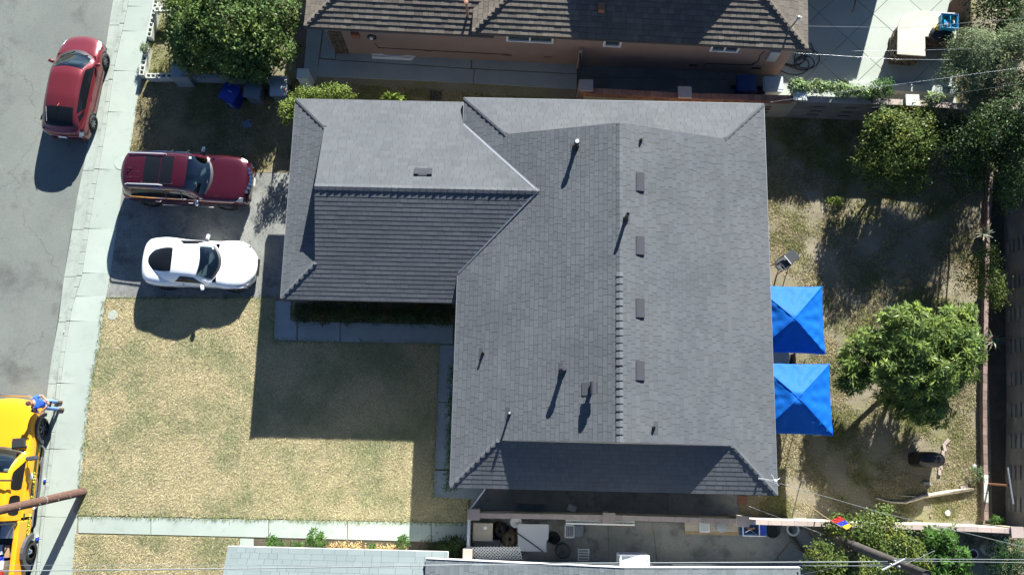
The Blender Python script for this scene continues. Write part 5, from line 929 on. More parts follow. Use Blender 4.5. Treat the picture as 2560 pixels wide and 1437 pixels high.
hd = Vector((hx.x-gp.x+.05, hx.y-gp.y, 1.58)); hip = Vector((hd.x*.62+.02, hd.y*.5, .90)); ch = Vector((hd.x*.9, hd.y*.8, 1.32))     # faces +x, left is +y
nk = Vector((hd.x*.97, hd.y, 1.47)); sL, sR = ch+Vector((0, .20, .06)), ch+Vector((0, -.20, .06)); eL, eR = ch+Vector((.10, .31, -.20)), ch+Vector((.10, -.31, -.20)); hL, hR = ch+Vector((.34, .10, -.18)), ch+Vector((.34, -.07, -.20))
aL, aR = Vector((-.03, .13, .09)), Vector((.06, -.13, .09)); kL, kR = (hip+Vector((0, .10, -.02))+aL)/2+Vector((.05, .01, .02)), (hip+Vector((0, -.10, -.02))+aR)/2+Vector((.05, -.01, .02))
body_ = skinfig("body", [hip, (hip+ch)/2, ch, nk, hd+Vector((0, 0, -.03)), hd+Vector((.0, 0, .07)), sL, eL, hL, sR, eR, hR, hip+Vector((0, .09, -.03)), kL, aL, hip+Vector((0, -.09, -.03)), kR, aR],
    [(0, 1), (1, 2), (2, 3), (3, 4), (4, 5), (2, 6), (6, 7), (7, 8), (2, 9), (9, 10), (10, 11), (0, 12), (12, 13), (13, 14), (0, 15), (15, 16), (16, 17)],
    [(.13, .16), (.11, .14), (.12, .17), .055, .085, .075, .062, .043, .033, .062, .043, .033, .08, .055, .04, .08, .055, .04], "skin", PE)
skinfig("shirt", [hip+Vector((0, 0, -.03)), (hip+ch)/2, ch, ch+Vector((0, 0, .10)), sL, (sL*.35+eL*.65), sR, (sR*.35+eR*.65)], [(0, 1), (1, 2), (2, 3), (2, 4), (4, 5), (2, 6), (6, 7)], [(.155, .185), (.145, .18), (.14, .195), .115, .082, .072, .082, .072], "shirt", PE)
for a_, b_, c_ in ((hip+Vector((0, .09, -.0)), kL, aL), (hip+Vector((0, -.09, -.0)), kR, aR)): skinfig("jeans_leg", [a_, b_, c_+Vector((0, 0, -.02))], [(0, 1), (1, 2)], [.105, .08, .07], "jeans", PE)
for a_ in (aL, aR): q = MB(); q.box((a_.x+.06, a_.y, .035), (.27, .10, .07)); q.box((a_.x, a_.y, .08), (.11, .09, .09)); q.build("boot", "boots", PE, world=False, bevel=.03)
for h_, e_, s_ in ((hL, eL, -1), (hR, eR, 1)):
    d = (h_-e_).normalized(); sd = Vector((0, s_, 0)); up = Vector((0, 0, 1)); vs = [h_, h_+d*.06]; ed = [(0, 1)]; rd = [.03, .032]
    for k in range(4):
        b_ = h_+d*.09+up*(.03-.02*k); n = len(vs); vs += [b_, b_+d*(.035-.004*abs(k-1))+sd*.015, b_+d*.03+sd*.05]; ed += [(1, n), (n, n+1), (n+1, n+2)]; rd += [.010, .009, .008]
    n = len(vs); vs += [h_+d*.04+up*.035, h_+d*.06+up*.06+sd*.02, h_+d*.07+up*.065+sd*.045]; ed += [(0, n), (n, n+1), (n+1, n+2)]; rd += [.012, .011, .009]
    skinfig("hand", vs, ed, rd, "skin", PE, sub=1)
q = MB(); fc = hd+Vector((.03, 0, .03)); q.lathe([(.0, .125), (.05, .12), (.084, .09), (.092, .045), (.09, .02), (.08, .02)], 16, fc+Vector((-.07, 0, -.01))); q.box(fc+Vector((.0, 0, .092)), (.07, .13, .014), ry=-.25); q.build("cap", "cap", PE, world=False, smooth=False)
q = MB(); q.box(fc+Vector((.085, 0, .0)), (.05, .025, .045)); q.box(fc+Vector((.02, .085, -.02)), (.04, .02, .06)); q.box(fc+Vector((.02, -.085, -.02)), (.04, .02, .06)); q.build("face_features", "skin", PE, world=False, bevel=.008)
for y_ in (.03, -.03): q = MB(); q.box(fc+Vector((.072, y_, .035)), (.015, .028, .012)); q.build("eye", "black", PE, world=False)
q = MB(); q.box(fc+Vector((.078, 0, -.065)), (.015, .05, .012)); q.build("mouth", "cap", PE, world=False)
q = MB(); q.box(((hL+hR)/2)+PE.location+Vector((.12, 0, .03)), (.11, .20, .035), ry=-.5); o = q.build("controller", "black", bevel=.012); tag(o, "small black handheld controller in the standing person's hands", "controller")
# ---------------------------------------------------------------- bins
def bin_(name, label, u, v, rz, m, lid, z0=0.0, w_=.58, l_=.62, h_=1.0, group=None):
    p = P(u, v, h_); t = thing(name, label, "bin", (p.x, p.y, z0), rz, group)
    q = MB(); vs = [(x*w_/2*s_, y*l_/2*s_, z) for z, s_ in ((.06, .78), (h_-.06, 1.0)) for x, y in ((-1, -1), (1, -1), (1, 1), (-1, 1))]; q.add(vs, [(3, 2, 1, 0), (4, 5, 6, 7), (0, 1, 5, 4), (1, 2, 6, 5), (2, 3, 7, 6), (3, 0, 4, 7)]); q.box((0, 0, h_-.08), (w_+.04, l_+.04, .05)); q.build("body", m, t, world=False, bevel=.025)
    q = MB(); nn = 6; g = [[(x*(w_/2+.03), -l_/2-.04+(l_+.08)*k/nn, h_-.03+.07*math.sin(math.pi*(.15+.75*k/nn))+(.012 if abs(x) < .7 else 0)) for x in (-1, -.72, -.68, 0, .68, .72, 1)] for k in range(nn+1)]; q.grid(g); lo = q.build("lid", lid, t, world=False, smooth=False)
    q = MB(); q.box((0, -.02, h_+.055), (w_*.5, .16, .012)); q.build("lid_panel", lid, lo, world=False, bevel=.005)
    q = MB(); q.tube([(-w_/2+.03, l_/2+.02, h_-.02), (-w_/2+.03, l_/2+.09, h_+.01), (w_/2-.03, l_/2+.09, h_+.01), (w_/2-.03, l_/2+.02, h_-.02)], .018, 6); q.build("handle", m, t, world=False)
    for sd in (-1, 1): q = MB(); q.lathe([(0, -.03), (.12, -.03), (.12, .03), (0, .03)], 14, (sd*w_*.42, l_/2-.02, .12), 'X'); q.build("wheel", "rubber", t, world=False)
    return t, lo
t, lo = bin_("wheeled_bin", "bright blue recycling bin standing askew under the tree edge", 573, 232, -.4, "blue_bin", "blue_bin", group="wheeled bins by the low wall")
q = MB(); q.box((.03, .04, 1.068), (.17, .05, .004)); q.build("lid_print", "blue_label", lo, world=False)
q = MB(); q.box((.08, -.335, .72), (.2, .012, .13)); q.box((.08, -.32, .45), (.18, .012, .12)); q.build("sticker", "blue_label", t, world=False)
bin_("wheeled_bin", "slate grey bin in the middle of the three bins", 631, 223, -.06, "grey_bin", "grey_bin", group="wheeled bins by the low wall")
t, _ = bin_("wheeled_bin", "dusty grey bin nearest the lime shrub with a red and white sticker", 696, 219, .05, "grey_bin", "galv", group="wheeled bins by the low wall")
q = MB(); q.box((.26, -.12, 1.05), (.05, .09, .012)); q.build("sticker", "red", t, world=False)
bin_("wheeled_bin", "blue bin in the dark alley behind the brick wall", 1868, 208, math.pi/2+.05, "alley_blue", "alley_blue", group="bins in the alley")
bin_("wheeled_bin", "pale grey rounded bin half in sun at the alley's end", 1935, 211, math.pi/2, "grey_bin2", "grey_bin2", group="bins in the alley")
q = MB(); 
for k in range(16):
    a_ = 2.399*k; r_ = .14+.05*math.sin(k*3); q.box((P(618, 311).x+math.cos(a_)*r_*.8, P(618, 311).y+math.sin(a_)*r_*.8, .015+.001*k), (.12, .09, .004), a_)
tag(q.build("plastic_scrap", "blue_label"), "crumpled pale blue plastic on the shaded grass below the bins", "litter")
# ---------------------------------------------------------------- canopies
def cloth(u, v, x, y, z, s_): pass
def canopy(label, cx_, cy_, sx, sy, ze_, zp_, apex, flat=0.0, seed=0):
    t = thing("pop_up_canopy", label, "canopy", (cx_, cy_, 0), group="blue canopies at the house's east side"); n = 40; g = []; rs_ = np.random.default_rng(seed); ph_ = rs_.uniform(0, 6, 8)
    for i in range(n+1):
        row = []
        for j in range(n+1):
            u, v = -1+2*i/n, -1+2*j/n; m_ = max(abs(u), abs(v)); h_ = (1-m_); h_ = min(h_, 1-flat); dg = abs(abs(u)-abs(v)); sag = -.05*math.sin(math.pi*min(1, m_))*(dg)*1.2
            wr = .022*math.sin((u-v)*17+ph_[0])*math.exp(-dg*4)*m_+.010*math.sin(u*17+v*9+ph_[1])*math.sin(v*6+ph_[2])+.028*math.sin(math.atan2(v, u)*11+ph_[3])*m_*math.exp(-((m_-.6)/.3)**2)
            e_ = 1-.03*math.cos(u*math.pi/2)*(abs(v) > .99)-.03*math.cos(v*math.pi/2)*(abs(u) > .99)
            row.append((u*sx/2*e_+apex[0]*(1-m_), v*sy/2*e_+apex[1]*(1-m_), ze_+(zp_-ze_)*h_+sag+wr))
        g.append(row)
    q = MB(); q.grid(g, .5); q.build("canopy_cloth", "canopy", t, world=False, smooth=True)
    q = MB()
    for sd in range(4):
        pts = [(-1+2*k/20, -1) for k in range(21)]; c_, s_ = (1, 0, -1, 0)[sd], (0, 1, 0, -1)[sd]; top = []; bot = []
        for (a_, b_) in pts:
            X_, Y_ = a_*c_-b_*s_, a_*s_+b_*c_; e_ = 1-.03*math.cos(a_*math.pi/2); 
            X_, Y_ = (X_*e_ if abs(X_) > .99 else X_), (Y_*e_ if abs(Y_) > .99 else Y_); top.append((X_*sx/2, Y_*sy/2, ze_+.004)); bot.append((X_*(sx/2+.012), Y_*(sy/2+.012), ze_-.16-.02*math.sin(a_*9)))
        q.grid([top, bot], .5)
    q.build("valance", "canopy", t, world=False)
    for i_, j_ in ((0, 0), (0, n), (n, 0), (n, n)):
        q = MB(); q.tube([Vector(g[int(i_+(n//2-i_)*k/10)][int(j_+(n//2-j_)*k/10)])+Vector((0, 0, .006)) for k in range(11)], .014, 5); q.build("seam", "canopy", t, world=False)
    for a_ in (-1, 1):
        for b_ in (-1, 1):
            q = MB(); q.tube([(a_*(sx/2-.05), b_*(sy/2-.05), 0), (a_*(sx/2-.05), b_*(sy/2-.05), ze_-.02)], .018, 6); q.build("leg", "white_metal", t, world=False); q = MB(); q.tube([(a_*(sx/2-.05), b_*(sy/2-.05), ze_-.05), (0, 0, zp_-.12)], .012, 5); q.build("roof_strut", "white_metal", t, world=False)
    return t
a, b = P(2056, 716, 2.0), P(2062, 884, 2.0)
canopy("blue pop up canopy with torn patched front, upper of the two", (a.x+b.x)/2-1.2, (a.y+b.y)/2, 2.42, a.y-b.y, 2.0, 2.62, (-.0, -.08), .06, 1)
a, b = P(2070, 909, 2.0), P(2086, 1088, 2.0)
canopy("blue pop up canopy with leaf shadows on its right slope, lower of the two", (a.x+b.x)/2-1.24, (a.y+b.y)/2, 2.5, a.y-b.y, 2.0, 2.62, (-.06, -.02), .14, 2)
t = thing("folding_table", "pale table edge showing between the blue canopies", "table", (8.9, 3.8, 0)); q = MB(); p = P(1945, 897, .75); q.box((p.x, p.y, .74), (.8, .5, .04)); q.build("tabletop", "cream", t)
for a_ in (-.33, .33):
    for b_ in (-.2, .2): q = MB(); q.tube([(p.x+a_, p.y+b_, 0), (p.x+a_, p.y+b_, .72)], .015, 6); q.build("leg", "metal", t)
t = thing("chair", "folding chair back showing in the gap between the canopies", "chair", (9.3, 3.8, 0)); p = P(1974, 896, .8); q = MB(); q.box((p.x, p.y, .45), (.4, .4, .03)); q.build("seat", "trimblack", t); q = MB(); q.box((p.x+.2, p.y, .65), (.03, .4, .35)); q.build("backrest", "trimblack", t)
for a_ in (-.18, .18):
    for b_ in (-.18, .18): q = MB(); q.tube([(p.x+a_, p.y+b_, 0), (p.x+a_, p.y+b_, .44)], .013, 6); q.build("leg", "trimblack", t)
# ---------------------------------------------------------------- yard things
p = P(1962, 655, .8); t = thing("yard_cart", "black framed cart with pale rounded tray and dark square panel on the sunlit grass", "cart", (p.x, p.y, 0), math.radians(38))
q = MB(); pts = [(.22, -.20), (-.10, -.235)]+[(-.16-.22*math.sin(math.pi*k/10), -.22*math.cos(math.pi*k/10)) for k in range(1, 10)]+[(-.10, .235), (.22, .20)]; q.tube([(x_, y_, .8) for x_, y_ in pts], .022, 6); q.build("rail", "trimblack", t, world=False, smooth=True)
q = MB(); q.prism([(x_*.93, y_*.9) for x_, y_ in pts], .66, .69); q.build("tray", "screen_grey", t, world=False)
q = MB(); q.box((.34, 0, .84), (.40, .42, .03), ry=-.12); q.build("panel", "screen_grey", t, world=False, bevel=.01); q = MB(); q.box((.12, 0, .85), (.02, .40, .03)); q.build("crossbar", "white", t, world=False)
q = MB(); q.tube([(-.24+.1*math.cos(a_), .03+.1*math.sin(a_), .78) for a_ in [k*math.pi/6 for k in range(13)]], .014, 5); q.build("ring", "trimblack", t, world=False)
for a_, b_ in ((-.25, -.18), (-.25, .18), (.3, -.18), (.3, .18)): q = MB(); q.tube([(a_, b_, .66), (a_*1.1, b_*1.15, 0)], .02, 6); q.build("leg", "rust", t, world=False)
p = P(2325, 1148, .7); t = thing("covered_grill", "black covered grill with sunlit right end in the tree's shadow", "grill", (p.x, p.y, 0)); g = []
for k in range(9):
    x_ = -.46+.88*k/8; e = (1-.45*abs((k-4)/4.2)**4)*.9; g.append([(x_, -.30*e, .0), (x_, -.31*e, .62), (x_, -.27*e, .9*(.85+.15*e)), (x_, -.12*e, 1.02*(.8+.2*e)), (x_, .12*e, 1.03*(.8+.2*e)), (x_, .27*e, .9*(.85+.15*e)), (x_, .31*e, .62), (x_, .30*e, 0)])
q = MB(); q.grid(g); q.add(g[0], [tuple(range(8))]); q.add(g[-1], [tuple(range(8))]); q.build("cover", "black", t, world=False, smooth=False, bevel=.02)
q = MB(); q.tube([(.5, -.2, 1.0), (.2, -.1, 1.04), (-.2, 0, 1.05)], .012, 5); q.build("seam", "black", t, world=False)
for k, (u, v, a_) in enumerate(((2352, 1165, 1.5), (2358, 1150, 1.5), (2357, 1135, 1.45), (2361, 1118, 1.7), (2367, 1104, .7), (2318, 1208, .1), (2410, 1218, .3), (2349, 1178, 1.5))):
    pz = P(u, v, .05); q = MB(); q.box((pz.x, pz.y, .04), (.26, .11, .07), a_+random.uniform(-.1, .1)); labs = ["pink brick at the grill's right edge, lowest but one of the row", "pink brick standing second in the row beside the covered grill", "pink brick in the middle of the row beside the covered grill", "pink brick above the middle of the row beside the grill", "pink brick turned askew at the row's top", "single dark flat brick in the shade above the fallen branch", "broken pale brick in sun near the branch's thick end", "lowest pink brick of the row touching the grill cover"]
    tag(q.build("brick", "capblock" if k != 5 else "sidecon", bevel=.006), labs[k], "brick", "loose bricks by the covered grill")
q = MB(); q.tube([P(2190, 1244, .06), P(2225, 1254, .08), P(2262, 1256, .1), P(2310, 1240, .11), P(2370, 1230, .12), P(2434, 1222, .1)], [.02, .035, .045, .07, .085, .05], 9); q.tube([P(2250, 1238, .05), P(2300, 1242, .1), P(2330, 1236, .14)], [.01, .025, .03], 6); q.tube([P(2330, 1236, .16), P(2400, 1224, .19), P(2430, 1221, .15)], [.02, .04, .02], 7)
tag(q.build("fallen_branch", "deadwood", smooth=True), "long pale fallen branch lying half in shade near the boundary wall", "branch")
t = thing("clothes_post", "rusty steel T shaped post standing on the edging with pale crossbar", "post", tuple(P(2461, 1208)[:2])+(0,)); a, b = P(2461, 1208, 0), P(2521, 1213, 1.55)
q = MB(); q.tube([a, b], .035, 8); q.build("post", "rust", t); q = MB(); q.tube([P(2519, 1168, 1.6), P(2533, 1259, 1.6)], .03, 8); q.build("crossbar", "galv", t)
for (u, v, r_, lab, m_) in ((2436, 1166, .09, "rounded grey stone on the grass by the weed", "table_white"), (2470, 1190, .09, "round pale stone on the alley side of the edging", "table_white"), (2369, 1282, .10, "crumpled white scrap on the bare soil near the wall", "white"), (2328, 1290, .05, "small tan scrap left of the white one", "wood")):
    p = P(u, v, .04); q = MB(); q.lathe([(0, 0), (r_*.8, .01), (r_, r_*.5), (r_*.6, r_*.95), (0, r_*1.05)], 8, (p.x, p.y, 0)); q.v = [(x_+random.uniform(-.01, .01), y_+random.uniform(-.01, .01), z_) for x_, y_, z_ in q.v]; tag(q.build("stone" if m_ != "white" and m_ != "wood" else "scrap", m_), lab, "stone" if m_ != "white" and m_ != "wood" else "litter")
q = MB(); 
for k in range(220):
    p = P(random.uniform(1915, 2440), random.uniform(440, 1290), .0); a_ = random.uniform(0, 6); q.add([(p.x, p.y, .03), (p.x+math.cos(a_)*.05, p.y+math.sin(a_)*.05, .045), (p.x+math.cos(a_)*.1, p.y+math.sin(a_)*.1, .03), (p.x+math.cos(a_+.6)*.05, p.y+math.sin(a_+.6)*.05, .04)], [(0, 1, 2, 3)])
tag(q.build("fallen_leaves", "cardboard"), "scattered fallen leaves on the back yard grass", "leaves", kind="stuff")
q = MB()
for k in range(260):
    v_ = random.uniform(0, 1430); e_ = edge(GE, v_)*(.55)+edge(LE, v_)*.45 if k % 3 else edge(GE, v_)-random.expovariate(.03); p = P(e_+random.uniform(-7, 7), v_, -.1); a_ = random.uniform(0, 6); l_ = random.uniform(.02, .06)
    q.add([(p.x, p.y, -.095), (p.x+math.cos(a_)*l_, p.y+math.sin(a_)*l_, -.085), (p.x+math.cos(a_+.5)*l_*.6, p.y+math.sin(a_+.5)*l_*.6, -.09)], [(0, 1, 2)])
tag(q.build("gutter_debris", "soil"), "specks of leaf litter along the gutter", "litter", kind="stuff")
# patio counter, fence, ledge
t = thing("outdoor_counter", "L shaped patio counter with cream curved top on a stone base", "counter", tuple(P(2290, 90, 1)[:2])+(0,))
ct = [P(u, v, 1.0) for u, v in ((2243,136),(2314,141),(2313,92),(2399,97),(2396,33),(2292,27),(2268,33),(2252,48),(2244,70))]; ctp = [(p_.x, p_.y) for p_ in ct]
c_ = (sum(p_[0] for p_ in ctp)/9, sum(p_[1] for p_ in ctp)/9)
q = MB(); q.prism(ctp, .94, 1.0, .5); q.build("countertop", "cream", t, bevel=.01)
base = [P(u, v, .94) for u, v in ((2247,132),(2308,137),(2308,86),(2395,91),(2392,38),(2294,32),(2272,38),(2257,51),(2249,72))]
q = MB(); q.prism([(p_.x, p_.y) for p_ in base], .0, .94, .5); q.build("base", "stone", t)
for a, b in ((base[0], base[1]), (base[8], base[0]), (base[1], base[2]), (base[2], base[3])):
    a, b = Vector((a.x, a.y, 0)), Vector((b.x, b.y, 0)); d = b-a; L_c = d.length; n_ = Vector((d.y, -d.x, 0)).normalized()
    if n_.dot(((a+b)/2)-Vector((*c_, 0))) < 0: n_ = -n_
    for r_ in range(6):
        for k in range(int(L_c/.3)+1):
            f_ = (k+.5*(r_ % 2))*.3/L_c
            if f_ > .95: continue
            pp = a+d*(f_+.1/L_c)+n_*.015; q = MB(); q.box((pp.x, pp.y, .08+r_*.15), (min(.27, L_c*(1-f_)), .05+random.random()*.03, .13), math.atan2(d.y, d.x)); q.build("stone", "stone", t)
p = P(2351, 90, 1.0); t = thing("black_bag", "big black sack slumped on the patio counter", "bag", (p.x, p.y, 1.0)); g = []
for k in range(9):
    f_ = k/8; r_ = (.40, .45, .47, .46, .42, .36, .27, .15, .02)[k]; g.append([(r_*math.cos(a_)*(1+.08*math.sin(3*a_+k)), r_*.78*math.sin(a_)*(1+.06*math.cos(4*a_+k)), f_*.36) for a_ in [2*math.pi*j/16 for j in range(16)]])
q = MB(); q.grid(g, closed=True); q.build("sack", "black", t, world=False, smooth=True); q = MB(); q.box((-.18, .1, .36), (.10, .04, .01), .4); q.build("tie", "white", t, world=False)
p = P(2373, 55, 1.5); t = thing("toy_basket", "turquoise plastic basket filled with toys on top of the sack", "basket", (p.x, p.y, 1.28), -.05)
q = MB()
for (cx_, cy_, sx, sy) in ((0, .27, .62, .03), (0, -.27, .62, .03), (.30, 0, .03, .54), (-.30, 0, .03, .54), (.03, 0, .03, .52)): q.box((cx_, cy_, .14), (sx, sy, .26))
q.box((0, 0, .01), (.6, .54, .02)); q.build("basket", "turq", t, world=False, bevel=.01)
q = MB(); q.tube([(x_*.32, y_*.29, .28) for x_, y_ in ((-1, -1), (1, -1), (1, 1), (-1, 1), (-1, -1))], .018, 6); q.build("rim", "leaf_ivy" if 0 else "bluetub", t, world=False)
for k in range(12): q = MB(); q.box((random.uniform(-.24, .24), random.uniform(-.2, .2), .12+.02*(k % 4)), (random.uniform(.06, .16), random.uniform(.05, .1), .05), random.uniform(0, 3), rx=random.uniform(-.4, .4)); q.build("toy", ("yellow", "white", "blue", "turq", "yellow", "grey_bin2")[k % 6], t, world=False)
q = MB(); a, b = P(2335, 72, 1.35), P(2362, 42, 1.42); q.tube([a, b], .022, 6); q.box(P(2350, 68, 1.3), (.16, .3, .07), -.4); tag(q.build("toy_bat", "yellow"), "yellow plastic toy leaning against the turquoise basket", "toy")
t = thing("fence", "brown board fence standing between the patio and the dark evergreens", "fence", (17.3, 16.5, 0))
a, b = P(2432, 110, 1.5), P(2420, -40, 1.5)
for k in range(14): f_ = (k+.5)/14; p = a.lerp(b, f_); q = MB(); q.box((p.x, p.y, .75), (.04, (b-a).length/14-.012, 1.5)); q.build("board", "pole_wood", t)
q = MB(); q.tube([a, b], .05, 6); q.build("top_rail", "pole_wood", t)
q = MB(); a, b = P(2122, 212, .35), P(2395, 226, .35); q.box(((a.x+b.x)/2, (a.y+b.y)/2, .18), ((b-a).length, .32, .34), math.atan2((b-a).y, (b-a).x)); tag(q.build("planter_ledge", "patio", bevel=.02), "low white concrete ledge closing the patio above the wall", "ledge")
q = MB(); q.tube([P(2140, -10, 1.3), P(2137, 12, 1.25), P(2131, 30, .7)], .03, 6); q.tube([P(2146, -20, 1.3), P(2140, -10, 1.3)], .03, 6); tag(q.build("umbrella_arm", "pole_wood"), "bent brown metal arm at the patio's shade line", "pole")
q = MB(); c0 = P(1993, 147, .05)
pts = []; K_ = 190
for k in range(K_):
    a_ = k*.23; r_ = .42+.22*math.sin(k*.043+1)+.12*math.sin(k*.11); ox, oy_ = .30*math.sin(k*.031), .22*math.cos(k*.047); pts.append((c0.x+ox+r_*math.cos(a_)*1.05, c0.y+oy_+r_*math.sin(a_)*.85, .06+.012*(k % 5)))
q.tube(pts, .02, 6); tag(q.build("garden_hose", "trimblack", smooth=True), "black hose lying in loose loops on the shaded patio by the house corner", "hose")
q = MB()
for k in range(5): a, b = P(930, 133+k*3, .06+.03*(k % 2)), P(1042-k*3, 138+k*3, .06+.03*(k % 2)); q.tube([a, b], .028, 6)
q.tube([P(935, 131, .12), P(980, 143, .14), P(1040, 137, .12)], .02, 6); tag(q.build("pipe_bundle", "white"), "bundle of white plastic pipes lying on the shaded path by the pink wall", "pipes")
q = MB(); p = P(1090, 240, .0); q.box((p.x, p.y, .006), (.45, .42, .03)); tag(q.build("utility_cover", "black"), "black square utility cover in the dark strip between the houses", "cover")
q = MB(); p = P(282, 787, .03); q.lathe([(0, .0), (.19, 0), (.19, .03), (0, .035)], 20, (p.x, p.y, .02)); tag(q.build("meter_lid", "concrete"), "round pale lid in the lawn corner beside the sidewalk", "cover")
q = MB(); p = P(304, 408, .03); q.lathe([(0, .0), (.27, 0), (.27, .02), (0, .022)], 22, (p.x, p.y, .02)); tag(q.build("meter_lid", "concrete"), "round pale lid touching the dark maroon vehicle's rear corner", "cover")
for (u, v, lab, s_) in ((113, 1200, "squashed white and blue cup in the gutter beside the truck", .1), (94, 1345, "small blue and white carton behind the truck's wheel", .14), (162, 828, "white paper scrap in the gutter by the lawn", .06)):
    p = P(u, v, -.09); q = MB(); q.box((p.x, p.y, -.08), (s_*.8, s_, .05), .3); o = tag(q.build("litter", "blue" if s_ > .08 else "white"), lab, "litter"); q = MB(); q.box((p.x, p.y+s_*.45, -.075), (s_*.82, s_*.3, .052), .3); r_ = q.build("band", "white", o, world=False)
# side patio things (south neighbour)
def crate(name, label, cat, u, v, w_, l_, h_, m, rz=0, lidm=None, bev=.02, z0=0.0):
    p = P(u, v, h_+z0); t = thing(name, label, cat, (p.x, p.y, z0), rz); q = MB(); q.box((0, 0, h_/2-.02), (w_, l_, h_-.04)); q.build("body", m, t, world=False, bevel=bev)
    q = MB(); q.box((0, 0, h_-.01), (w_+.03, l_+.03, .05)); q.build("lid", lidm or m, t, world=False, bevel=bev); return t
t = crate("storage_box", "tan ribbed storage box beside the white vinyl gate", "box", 1207, 1329, .66, .58, .75, "tan_plastic"); q = MB(); q.box((.08, .14, .775), (.12, .1, .01)); q.build("label", "white", t, world=False)
crate("storage_chest", "flat grey chest below the tan box", "box", 1217, 1358, .9, .26, .5, "screen_grey")
t = thing("lattice_panel", "white lattice panel leaning below the storage boxes", "lattice", (-.7, -3.0, 0)); a, b = P(1178, 1366, 1.3), P(1300, 1366, 1.3); c_, d_ = P(1178, 1398, .9), P(1306, 1398, .9)
def lat(f_, g_): return a.lerp(b, f_).lerp(c_.lerp(d_, f_), g_)
n1 = 15
for sgn in (1, -1):
    for k in range(-4, n1):
        f0, f1 = k/n1, (k+4)/n1; g0, g1 = 0, 1
        if f0 < 0: g0 = -f0/(f1-f0); f0 = 0
        if f1 > 1: g1 = (1-k/n1)/(4/n1); f1 = 1
        if sgn < 0: f0, f1 = 1-f0, 1-f1
        p0, p1 = lat(f0, g0), lat(f1, g1); q = MB(); q.tube([p0+Vector((0, 0, .006*sgn)), p1+Vector((0, 0, .006*sgn))], .014, 4); q.build("lath", "white", t)
t = thing("board_table", "square white board lying over the dark bundles in the patio clutter", "table", (P(1332,1344,.8).x, P(1332,1344,.8).y, 0)); p = [P(u, v, .8) for u, v in ((1294,1309),(1372,1310),(1371,1348),(1366,1350),(1366,1378),(1295,1377))]
q = MB(); q.prism([(x_.x, x_.y) for x_ in p], .77, .8); q.build("tabletop", "table_white", t)
for x_ in (p[0], p[1], p[4], p[5]): q = MB(); q.tube([(x_.x*.98+p[0].lerp(p[4], .5).x*.02, x_.y, 0), (x_.x*.98+p[0].lerp(p[4], .5).x*.02, x_.y, .77)], .02, 6); q.build("leg", "metal", t)
q = MB(); q.tube([P(1292, 1331, .83), P(1358, 1378, .83)], .018, 6); tag(q.build("dark_pole", "black"), "thin dark pole lying across the white board", "pole")
def lump(name, label, cat, u, v, r_, h_, m, seed=1):
    p = P(u, v, h_*.6); q = MB(); rr = random.Random(seed); g = []
    for k in range(7): f_ = k/6; R_ = r_*math.sqrt(max(0, 1-(f_*.98)**2)); g.append([(p.x+R_*math.cos(a_)*(1+.14*math.sin(3*a_+seed+k)), p.y+R_*math.sin(a_)*(1+.12*math.cos(4*a_+seed*2+k)), h_*f_) for a_ in [2*math.pi*j/14 for j in range(14)]])
    q.grid(g, closed=True); return tag(q.build(name, m, smooth=False), label, cat)
lump("plant_sack", "brown lumpy sack between the storage boxes and the white board", "sack", 1275, 1345, .34, .6, "stone", 3); lump("black_bag", "black rubbish bag piled above the brown sack", "bag", 1250, 1325, .3, .55, "black", 5); lump("black_bag", "black bag slumped right of the white board", "bag", 1385, 1345, .22, .5, "black", 8)
q = MB(); p = P(1290, 1304, .7); q.lathe([(0, 0), (.17, 0), (.2, .68), (.2, .7), (.16, .7), (.0, .64)], 18, (p.x, p.y, 0)); tag(q.build("bucket", "table_white"), "round pale bucket above the white board's corner", "bucket")
q = MB(); p = P(1408, 1377, .6); q.lathe([(0, .02), (.2, .02), (.27, .3), (.26, .58), (.2, .62), (.1, .6), (0, .55)], 20, (p.x, p.y, 0)); tag(q.build("round_barrel", "darkpot"), "fat black barrel on the patio above the wire rack", "barrel")
t = thing("steel_chair", "grey metal chair folded against the coping wall", "chair", (P(1428,1328,.6).x, P(1428,1328,.6).y, 0)); p = P(1428, 1328, .6)
for (dx, dy, sx, sy, nm) in ((-.2, 0, .04, .4, "frame"), (.1, 0, .04, .4, "frame"), (-.05, .2, .34, .04, "frame"), (-.05, -.2, .34, .04, "frame")): q = MB(); q.box((p.x+dx, p.y+dy, .5), (sx, sy, .04)); q.build(nm, "white_metal", t)
for k in range(4): q = MB(); q.box((p.x-.12+k*.07, p.y, .48), (.02, .36, .02)); q.build("slat", "metal", t)
for a_, b_ in ((-.2, .18), (.1, .18), (-.2, -.18), (.1, -.18)): q = MB(); q.tube([(p.x+a_, p.y+b_, 0), (p.x+a_, p.y+b_, .5)], .015, 6); q.build("leg", "white_metal", t)
q = MB(); q.box((p.x+.28, p.y+.02, .3), (.3, .4, .6)); tag(q.build("storage_bin", "grey_bin", bevel=.02), "dull grey bin right behind the metal chair", "bin")
t = thing("wire_rack", "small wire shelf rack standing against the white wall", "rack", (P(1459,1386,.5).x, P(1459,1386,.5).y, 0)); p = P(1459, 1386, .5)
for k in range(5): q = MB(); q.tube([(p.x-.18, p.y+.18-k*.09, .5-.0*k), (p.x+.18, p.y+.18-k*.09, .5)], .016, 6); q.build("shelf_bar", "white_metal", t)
for a_ in (-.18, .18): q = MB(); q.tube([(p.x+a_, p.y+.2, .5), (p.x+a_, p.y-.2, .5)], .014, 6); q.tube([(p.x+a_, p.y+.18, 0), (p.x+a_, p.y+.18, .5)], .014, 6); q.tube([(p.x+a_, p.y-.18, 0), (p.x+a_, p.y-.18, .5)], .014, 6); q.build("side_frame", "white_metal", t)
